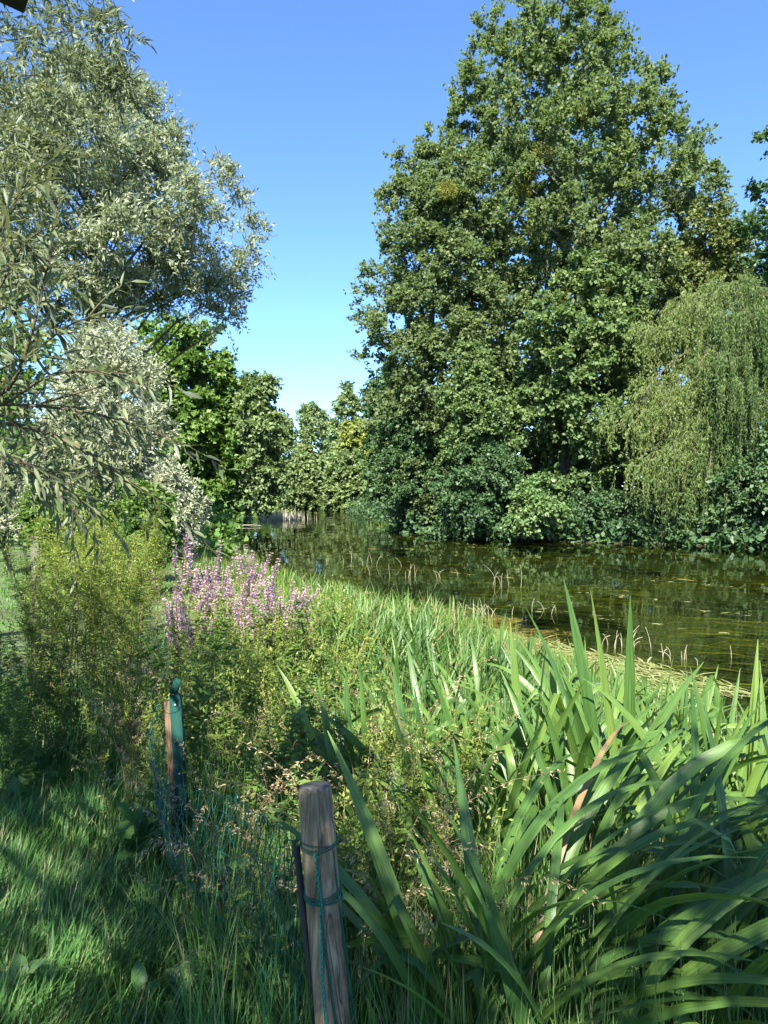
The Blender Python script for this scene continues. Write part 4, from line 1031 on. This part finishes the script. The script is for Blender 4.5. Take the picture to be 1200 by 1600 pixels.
# seed-heads: tan stalks
def dry_proto(seed, n_st, H, arch):
    rng = np.random.default_rng(seed)
    root = thing('dry_grass', 'x', 'x'); mb = MB(); L = Leaves()
    for k in range(n_st):
        a = rng.uniform(0, 6.28); h = H * rng.uniform(.6, 1.1); ar = arch * rng.uniform(.4, 1.2)
        t = np.linspace(0, 1, 10)[:, None]
        s = np.hstack([rng.normal(0, .03) + math.cos(a) * ar * t ** 2.6 * h, rng.normal(0, .03) + math.sin(a) * ar * t ** 2.6 * h, h * (t - .45 * ar * t ** 4)])
        mb.tube(s, np.linspace(.0016, .0007, 10), 3, False)
        m_ = 46; u = rng.uniform(.72, 1.0, m_); P = np.stack([np.interp(u, t[:, 0], s[:, c]) for c in range(3)], 1)
        L.add(P + rng.normal(0, .008, P.shape), rng.normal(0, .5, (m_, 3)) + np.array([math.cos(a), math.sin(a), -.3]), rng.normal(0, 1, (m_, 3)), .016, .0035, np.clip(rng.normal(.6, .2, m_), 0, 1))
    mb.build('stalks', M['dry'], root, 'stuff'); L.build('seed_heads', M['dry'], root, 'stuff')
    return root
dg = [dry_proto(490 + k, 7, .95, .55) for k in range(3)]
put(dg, pxs(rng, 14, 560, 700, 2.0, 3.4), rng, 'dry straw-coloured grass tuft with nodding seed heads among the irises', 'dry grass among the irises', 'dry grass', .7, 1.05)
put(dg, pxs(rng, 14, 180, 300, 3.4, 4.8), rng, 'dry straw-coloured grass tuft beside the green stake', 'dry grass beside the green stake', 'dry grass', .6, .9)
put(dg, pxs(rng, 12, 300, 480, 2.0, 3.6), rng, 'dry straw-coloured grass tuft growing through the net', 'dry grass in the net', 'dry grass', .6, .9)
put(dg, pxs(rng, 12, 300, 470, 5.0, 7.0), rng, 'dry brownish stalk tuft at the foot of the purple flowers', 'dry stalks under the purple flowers', 'dry grass', .9, 1.2)
drop(dg)

# broad-leaved plants: each leaf an object
def leaf_plate(seed, lobed):
    """broad leaf with a waved or lobed edge, curved surface, 1 m long"""
    rng = np.random.default_rng(seed); k = 11
    V, Q, al, ac = [], [], [], []
    for q in range(k):
        t = q / (k - 1)
        w = (math.sin(math.pi * min(1, t * .96 + .04)) ** .8) * (.26 if not lobed else .42) * (1 + (.28 * math.sin(q * 2.6) if lobed else .06 * math.sin(q * 2)))
        for c in (-1, -.5, 0, .5, 1):
            V.append((t, c * w, .12 * abs(c) * w * 2 - .28 * t * t + .02 * math.sin(q * 1.9 + c * 2))); al.append(t); ac.append(c)
    for q in range(k - 1):
        for c in range(4): Q.append([q * 5 + c, q * 5 + c + 1, q * 5 + c + 6, q * 5 + c + 5])
    return raw_mesh('leaf', np.array(V), Q, None, M['dock'], True, {'tint': np.full(len(V), rng.uniform(.2, .9))})
plates = [leaf_plate(k, k % 2 == 0) for k in range(4)]
def rosette(name, label, cat, px, py, Y, n_leaf, size, seed, group=None, tall=.0):
    rng = np.random.default_rng(seed)
    p0 = at(px, py, Y); z = float(ground_z(p0[0], p0[1]))
    root = thing(name, label, cat, (p0[0], p0[1], z), 0, group)
    for k in range(n_leaf):
        o = bpy.data.objects.new('leaf', plates[int(rng.integers(4)) if name != 'dock_plant' else 1 + 2 * int(rng.integers(2))]); COL.objects.link(o); o.parent = root
        o.location = (rng.normal(0, .02), rng.normal(0, .02), .03 + tall * rng.random()); s = size * rng.uniform(.6, 1.2); o.scale = (s, s, s)
        o.rotation_euler = (rng.normal(0, .25), -rng.uniform(.15, 1.0), k * 2.4 + rng.normal(0, .3))
    mb = MB(); mb.tube([[0, 0, -.02], [.004, .003, .05 + tall]], [.006, .003], 5); mb.build('stalk', M['stem'], root)
rosette('dock_plant', 'broad-leaved dock in the bottom left corner of the grass', 'plant', 30, 1545, 2.15, 7, .10, 1, None, .10)
rosette('dock_plant', 'pale blue-green broad leaves beside the corner dock', 'plant', 78, 1535, 2.2, 7, .09, 2, None, .10)
rosette('dock_plant', 'dock with upright leaves at the bottom edge left of the net', 'plant', 300, 1560, 2.1, 11, .13, 3, None, .14)
rosette('dock_plant', 'small dock at the bottom edge between grass and net', 'plant', 235, 1580, 2.12, 7, .10, 4, None, .10)
rosette('bryony_plant', 'lobed-leaved climber on the ground beside the green stake', 'plant', 248, 1300, 3.15, 9, .15, 5, None, .22)
rosette('bryony_plant', 'bright green lobed leaves on the ground in the sun patch by the stake', 'plant', 210, 1340, 3.05, 8, .13, 6, None, .18)
rosette('bryony_plant', 'low lobed leaves at the foot of the shaded weeds', 'plant', 60, 1235, 3.7, 8, .12, 7, None, .12)
rosette('bryony_plant', 'lobed leaves climbing inside the net', 'plant', 360, 1400, 2.55, 8, .10, 8, None, .3)
rosette('bryony_plant', 'lobed leaves beside the net near the round post', 'plant', 405, 1500, 2.15, 8, .09, 9, None, .25)

# ------------------------------------------------------------------ irises and sedges
def sword(rng, p0, az, tilt, length, width, bend, kink=None, twist=0.0, segs=12, dry=0.0, tint=.5, power=1.6):
    t = np.linspace(0, 1, segs + 1)
    th = tilt + bend * t ** power
    if kink is not None:
        kt, kb = kink; th = th + np.where(t > kt, kb, 0) * np.clip((t - kt) / .06, 0, 1)
    wob = .05 * np.sin(t * 5 + az * 3)
    d = np.stack([np.sin(th) * np.cos(az + wob), np.sin(th) * np.sin(az + wob), np.cos(th)], 1)
    p = np.asarray(p0) + np.vstack([[0, 0, 0], np.cumsum(d[:-1] * (length / segs), 0)])
    h = np.stack([-np.sin(az + 0 * t), np.cos(az + 0 * t), 0 * t], 1)
    nrm = np.cross(h, d)
    tw = twist * (1 - .4 * t)
    wv_ = h * np.cos(tw)[:, None] + nrm * np.sin(tw)[:, None]; nv = np.cross(d, wv_)
    w = width * np.minimum(1, .55 + t * 1.8) * (1 - np.clip((t - .5) / .5, 0, 1) ** 2.2) * .5
    w[-1] = width * .03
    V = np.stack([p - wv_ * w[:, None], p + nv * (w * .28)[:, None], p + wv_ * w[:, None]], 1)
    k = np.arange(segs)[:, None] * 3
    q = np.vstack([k + np.array([[0, 1, 4, 3]]), k + np.array([[1, 2, 5, 4]])])
    ac = np.tile([0., .5, 1.], segs + 1) + rng.uniform(0, 9); al = np.repeat(t * length * 3, 3) + rng.uniform(0, 9)
    dr = np.repeat(np.clip(dry + (t - .75) * rng.uniform(-.3, 1.6), 0, 1.2), 3)
    return V.reshape(-1, 3), q, {'tint': np.full(len(V) * 3, np.clip(tint, 0, 1)), 'across': ac, 'along': al, 'dry': dr}

def iris(label, seed, base, n_leaf, spread, L0, L1, W0, W1, azs, tilt, bend, group=None, name='iris_plant', tint=.5, kinkp=.16, single=True, dryp=.02, segs=12, twist=.9, mat='iris'):
    rng = np.random.default_rng(seed)
    z = float(ground_z(base[0], base[1]))
    root = thing(name, label, 'iris' if name == 'iris_plant' else 'sedge', (base[0], base[1], z), 0, group)
    acc = []
    for k in range(n_leaf):
        az = azs[0] + azs[1] * rng.normal()
        ox, oy = rng.uniform(-1, 1) * spread[0], rng.uniform(-1, 1) * spread[1]
        l = rng.uniform(L0, L1)
        dead = rng.random() < dryp
        kk = (rng.uniform(.5, .85), rng.uniform(1.0, 2.2)) if rng.random() < kinkp else None
        r_ = sword(rng, (ox, oy, float(ground_z(base[0] + ox, base[1] + oy)) - z - .03), az, abs(rng.normal(*tilt)), l, rng.uniform(W0, W1) * (.6 if dead else 1), max(0, rng.normal(*bend)), kk, rng.normal(0, twist), segs, 1.3 if dead else 0.0, tint + rng.normal(0, .2))
        if single: link('leaf', raw_mesh('leaf', r_[0], r_[1], None, M[mat], True, r_[2]), root)
        else: acc.append(r_)
    if not single:
        n0 = 0; V, Q, at_ = [], [], {k: [] for k in ('tint', 'across', 'along', 'dry')}
        for v, q, a in acc:
            V.append(v); Q.append(q + n0); n0 += len(v)
            for k in at_: at_[k].append(a[k])
        link('leaves', raw_mesh('leaves', np.vstack(V), np.vstack(Q), None, M[mat], True, {k: np.concatenate(x) for k, x in at_.items()}), root, 'stuff')
    mb = MB()
    for k in range(5): mb.tube([[rng.normal(0, spread[0] * .5), rng.normal(0, spread[1] * .5), -.05], [rng.normal(0, spread[0] * .5), rng.normal(0, spread[1] * .5), .05]], [.02, .012], 6)
    mb.build('rootstock', M['stem'], root, 'stuff')
    return root
# nearest clumps, every blade its own object
iris('nearest iris clump, long blades arching to the right across the bottom right corner', 501, (.55, 2.0), 105, (.38, .28), .85, 1.4, .026, .044, (.05, .5), (.42, .18), (1.75, .45), tint=.45, twist=.5)
iris('second iris clump in the bottom right corner under the arching blades', 502, (1.15, 1.85), 80, (.38, .24), .7, 1.15, .026, .042, (.3, .8), (.35, .15), (1.4, .45), tint=.4, twist=.6)
iris('iris clump at the bottom edge fanning to the left beside the round post', 503, (.30, 1.78), 24, (.16, .10), .6, 1.05, .036, .054, (2.75, .4), (.26, .12), (.5, .3), tint=.45, kinkp=.35)
iris('short iris clump with drooping blades right of the round post at the bottom', 504, (.12, 1.72), 16, (.10, .06), .35, .6, .030, .042, (1.2, .8), (.25, .15), (1.5, .5), tint=.45)
iris('tall upright iris clump with the highest blades before the water', 505, (1.02, 3.15), 86, (.42, .3), .6, 1.05, .032, .052, (1.0, 1.7), (.3, .18), (.85, .6), tint=.55, kinkp=.3)
iris('iris clump at the right edge with two upright blades before the water', 506, (1.62, 3.0), 86, (.45, .32), .6, 1.0, .03, .05, (.6, 1.4), (.35, .2), (1.0, .6), tint=.58, kinkp=.28)
iris('iris clump in the middle with upright sunlit blades', 507, (.52, 2.95), 66, (.34, .28), .55, 1.0, .028, .046, (1.6, 1.8), (.28, .16), (.85, .55), tint=.55, kinkp=.28)
iris('iris clump behind the round post leaning left', 508, (.02, 3.0), 30, (.24, .18), .65, 1.0, .032, .048, (2.7, .7), (.3, .15), (.5, .4), tint=.55)
iris('iris clump between the tall upright clump and the floating leaves', 509, (1.5, 4.1), 72, (.5, .34), .5, .88, .028, .045, (.8, 1.7), (.35, .2), (1.0, .6), tint=.58, kinkp=.28)
iris('iris clump at the right edge beside the floating leaves', 510, (2.25, 4.2), 72, (.45, .4), .5, .88, .028, .045, (.5, 1.6), (.35, .2), (1.0, .6), tint=.62, kinkp=.28)
iris('iris clump in front of the brown floating mat', 511, (.75, 4.5), 66, (.5, .34), .45, .78, .026, .04, (1.4, 1.8), (.35, .2), (1.0, .6), tint=.5, kinkp=.28)
iris('broad-bladed iris clump left of the middle below the sedges', 512, (-.05, 4.4), 44, (.35, .3), .5, .8, .03, .045, (1.6, 1.8), (.35, .2), (1.0, .6), tint=.5, kinkp=.28)
iris('few tallest iris blades standing up alone before the water', 513, (.98, 3.05), 5, (.12, .08), 1.05, 1.28, .038, .054, (2.7, .7), (.22, .08), (.25, .15), tint=.6, kinkp=.4)
iris('two upright iris blades near the right edge before the water', 514, (1.52, 3.0), 4, (.06, .06), 1.0, 1.15, .036, .046, (2.0, 1.0), (.1, .05), (.2, .1), tint=.7, kinkp=.3)
# farther sedge and iris belt along the bank, blades too thin to pick apart
rng = np.random.default_rng(520)
for (x0, x1, Y0, Y1, cnt, hl, tx, gp, ti) in [(490, 640, 5.4, 8.2, 18, (.4, .75), 'bright yellow-green sedge clump beside the purple flowers', 'sedges beside the purple flowers', .72),
                                       (600, 720, 5.6, 8.6, 7, (.4, .65), 'yellow-green sedge clump at the waterline by the brown floating mat', 'sedges by the floating mat', .66),
                                       (560, 800, 4.8, 6.6, 12, (.45, .7), 'darker sedge clump behind the middle irises', 'dark sedges behind the irises', .35),
                                       (470, 700, 9.0, 16, 18, (.3, .6), 'farthest sedge clump at the waterline against the open water', 'farthest sedges', .7),
                                       (900, 1180, 4.9, 6.4, 5, (.4, .65), 'sedge clump under the floating leaves behind the right-hand irises', 'sedges behind the right irises', .6)]:
    for k, (x, y) in enumerate(pxs(rng, cnt, x0, x1, Y0, Y1) if Y1 < 16 else [(float(near_bank(q)) - rng.uniform(.1, 1.5), q) for q in rng.uniform(Y0, Y1, cnt)]):
        iris(tx, 530 + int(x * 100) + k, (x, y), 46, (.3, .25), hl[0], hl[1], .011, .021, (1.0, 2.0), (.2, .14), (.75, .5), gp, 'sedge_clump', ti, .06, False, .05, 8, .8)

# ------------------------------------------------------------------ things in and on the water
rng = np.random.default_rng(601)
# floating ribbon leaves
def floaters(name, label, n_, x, y, L0, L1, W0, W1, az, mat, tint, zj=.012, cat='water plants'):
    ok = (near_bank(y) - x < .25) & (x < far_bank(y) - .3); x, y, az = x[ok], y[ok], az[ok]; n_ = len(x)
    L = Leaves()
    A = np.stack([np.cos(az), np.sin(az), rng.normal(0, .02, n_)], 1)
    L.add(np.stack([x, y, .006 + zj * rng.random(n_)], 1), A, unit(np.array([0, 0, 1.]) + rng.normal(0, .05, (n_, 3))), rng.uniform(L0, L1, n_), rng.uniform(W0, W1, n_), np.clip(tint + rng.normal(0, .22, n_), 0, 1))
    o = L.build(name, M[mat], None, None, 'lance'); tag(o, label, cat, None, 'stuff')
u = rng.random(1900); y = 8.0 + 6.0 * u; x = near_bank(y) + .1 + rng.random(1900) ** 1.5 * (2.0 - .1 * y)
floaters('floating_leaves', 'pale green ribbon leaves floating along the near bank', 1900, x, y, .35, .8, .018, .032, rng.normal(2.1, .5, 1900), 'floatleaf', .55)
y = rng.normal(12.8, .8, 1500); x = near_bank(y) + rng.random(1500) ** 1.3 * 1.6 + .25 * np.sin(y * 5)
floaters('floating_mat', 'brown mat of dead stems floating beside the bank', 1500, x, y, .10, .4, .008, .022, rng.normal(2.2, .8, 1500), 'waterweed', .7, .04)
# trailing weed below and at the surface, combed by the current
n_ = 8000
y = 9 + 30 * rng.random(n_) ** 1.2; f = rng.random(n_)
x = near_bank(y) + (far_bank(y) - near_bank(y)) * f
x = np.minimum(x, near_bank(y) + 16)
k = np.sin(x * 1.1 + y * .55) + np.sin(x * .43 - y * .9 + 2) + rng.normal(0, .5, n_)
ok = k > .5; x, y = x[ok], y[ok]; n_ = len(x)
az = 2.45 + .12 * np.sin(x * .5) + rng.normal(0, .05, n_)
L = Leaves(); A = np.stack([np.cos(az), np.sin(az), rng.normal(0, .01, n_)], 1)
L.add(np.stack([x, y, -.20 * rng.random(n_) ** 1.5 - .012], 1), A, unit(np.array([0, 0, 1.]) + rng.normal(0, .08, (n_, 3))), rng.uniform(.8, 2.6, n_), rng.uniform(.03, .09, n_), np.clip(rng.normal(.55, .22, n_), 0, 1))
tag(L.build('water_weed', M['waterweed'], None, None, 'lance'), 'golden brown water weed combed by the current under the surface', 'water weed', None, 'stuff')
n_ = 170
y = 11 + 20 * rng.random(n_); k = rng.integers(0, 9, n_); cx = np.array([3.2, 4.6, 5.6, 2.4, 6.5, 3.5, 1.8, 4.2, 7.6])[k]; cyy = np.array([14, 12.5, 15.5, 20, 13.6, 25, 28, 29, 18])[k]
s = rng.normal(0, .8, n_); x = cx - s * .77 + rng.normal(0, .06, n_); y = cyy + s * .64 + rng.normal(0, .06, n_)
L = Leaves(); az = rng.normal(2.45, .35, n_)
L.add(np.stack([x, y, .004 + .01 * rng.random(n_)], 1), np.stack([np.cos(az), np.sin(az), 0 * az + .03], 1), unit(np.array([0, 0, 1.]) + rng.normal(0, .2, (n_, 3))), rng.uniform(.08, .25, n_), rng.uniform(.01, .025, n_), np.clip(rng.normal(.7, .2, n_), 0, 1))
tag(L.build('surface_weed', M['floatleaf'], None, None, 'lance'), 'yellowish weed tips breaking the surface in mid river', 'water weed', None, 'stuff')

# pale dead stalks standing in the water
def stubs(label, px, py, n_, spread, h, seed):
    rng = np.random.default_rng(seed)
    Y = 2.3 * F / (py - 765.0); p0 = at(px, py, Y)
    root = thing('dead_stalks', label, 'stalks', (p0[0], p0[1], 0)); mb = MB()
    for k in range(n_):
        a = rng.uniform(0, 6.28); hh = h * rng.uniform(.5, 1.2); b0 = np.array([rng.normal(0, spread), rng.normal(0, spread * .6), -.1])
        kx = rng.normal(0, .35); m1 = b0 + [kx * hh * .3, 0, hh * .6 + .1]; e = m1 + [rng.normal(0, .4) * hh, 0, hh * .45 * rng.choice([1, 1, .2])]
        pts = curve([b0, m1, e], 7); mb.tube(pts, np.linspace(.0055, .003, 7), 4, False)
    mb.build('stalks', M['pale_stalk'], root, 'stuff')
stubs('row of pale dead stalks standing in the brown floating mat', 738, 965, 26, .36, .22, 1)
stubs('tangle of whitish bent stalks between the irises and open water', 985, 1012, 16, .16, .26, 2)
stubs('pale upright stalks at the edge of the floating leaves', 1050, 1030, 9, .25, .16, 3)
stubs('two tall bent stalks rising alone from the water', 765, 915, 6, .3, .42, 4)
stubs('pale thin stalks beyond the sedges at the waterline', 650, 900, 12, .7, .28, 5)
stubs('thin pale stalks right of the brown floating mat', 850, 955, 9, .45, .2, 6)
stubs('farther pale stalks standing before the open water', 585, 880, 9, 1.2, .3, 7)
# reed patch and log at the river bend
p0 = at(438, 806, 56)
rng = np.random.default_rng(640); n_ = 500
X_ = p0[0] + rng.normal(0, .9, n_); Y_ = 56 + rng.normal(0, .6, n_)
blades('reed_bed', 'small pale reed patch at the river bend on the left bank', rng, X_, Y_, rng.uniform(.3, .9, n_), np.full(n_, .04), rng.uniform(.05, .6, n_), rng.uniform(0, 6.28, n_), 'pale_stalk', rng.random(n_), 'reeds', 2, z=np.full(n_, -.05))
p0 = at(388, 819, 46); lg = thing('fallen_log', 'pale fallen log lying in the water at the left bank', 'log', (p0[0], p0[1], .05))
mb = MB(); mb.tube(curve([[-.8, 0, .02], [0, .05, .08], [.6, .0, .05], [1.1, -.1, .0]], 10), np.linspace(.11, .05, 10), 8); mb.build('stem', M['palebark'], lg)
mb = MB(); mb.tube(curve([[.2, 0, .06], [.5, -.1, .22], [.8, -.1, .3]], 6), np.linspace(.035, .015, 6), 5); mb.build('branch', M['palebark'], lg); lg.scale = (.75, .7, .6)
p0 = at(645, 815, 47); n_ = 1500; X_ = p0[0] + rng.normal(0, 1.0, n_); Y_ = 46 + rng.normal(0, .8, n_)
blades('grassy_spit', 'sunlit grassy spit at the foot of the far bank near the bend', rng, X_, Y_, rng.uniform(.2, .5, n_), np.full(n_, .05), rng.uniform(.1, .9, n_), rng.uniform(0, 6.28, n_), 'sedge', rng.random(n_), 'grass', 2, z=np.maximum(ground_z(X_, Y_), 0))
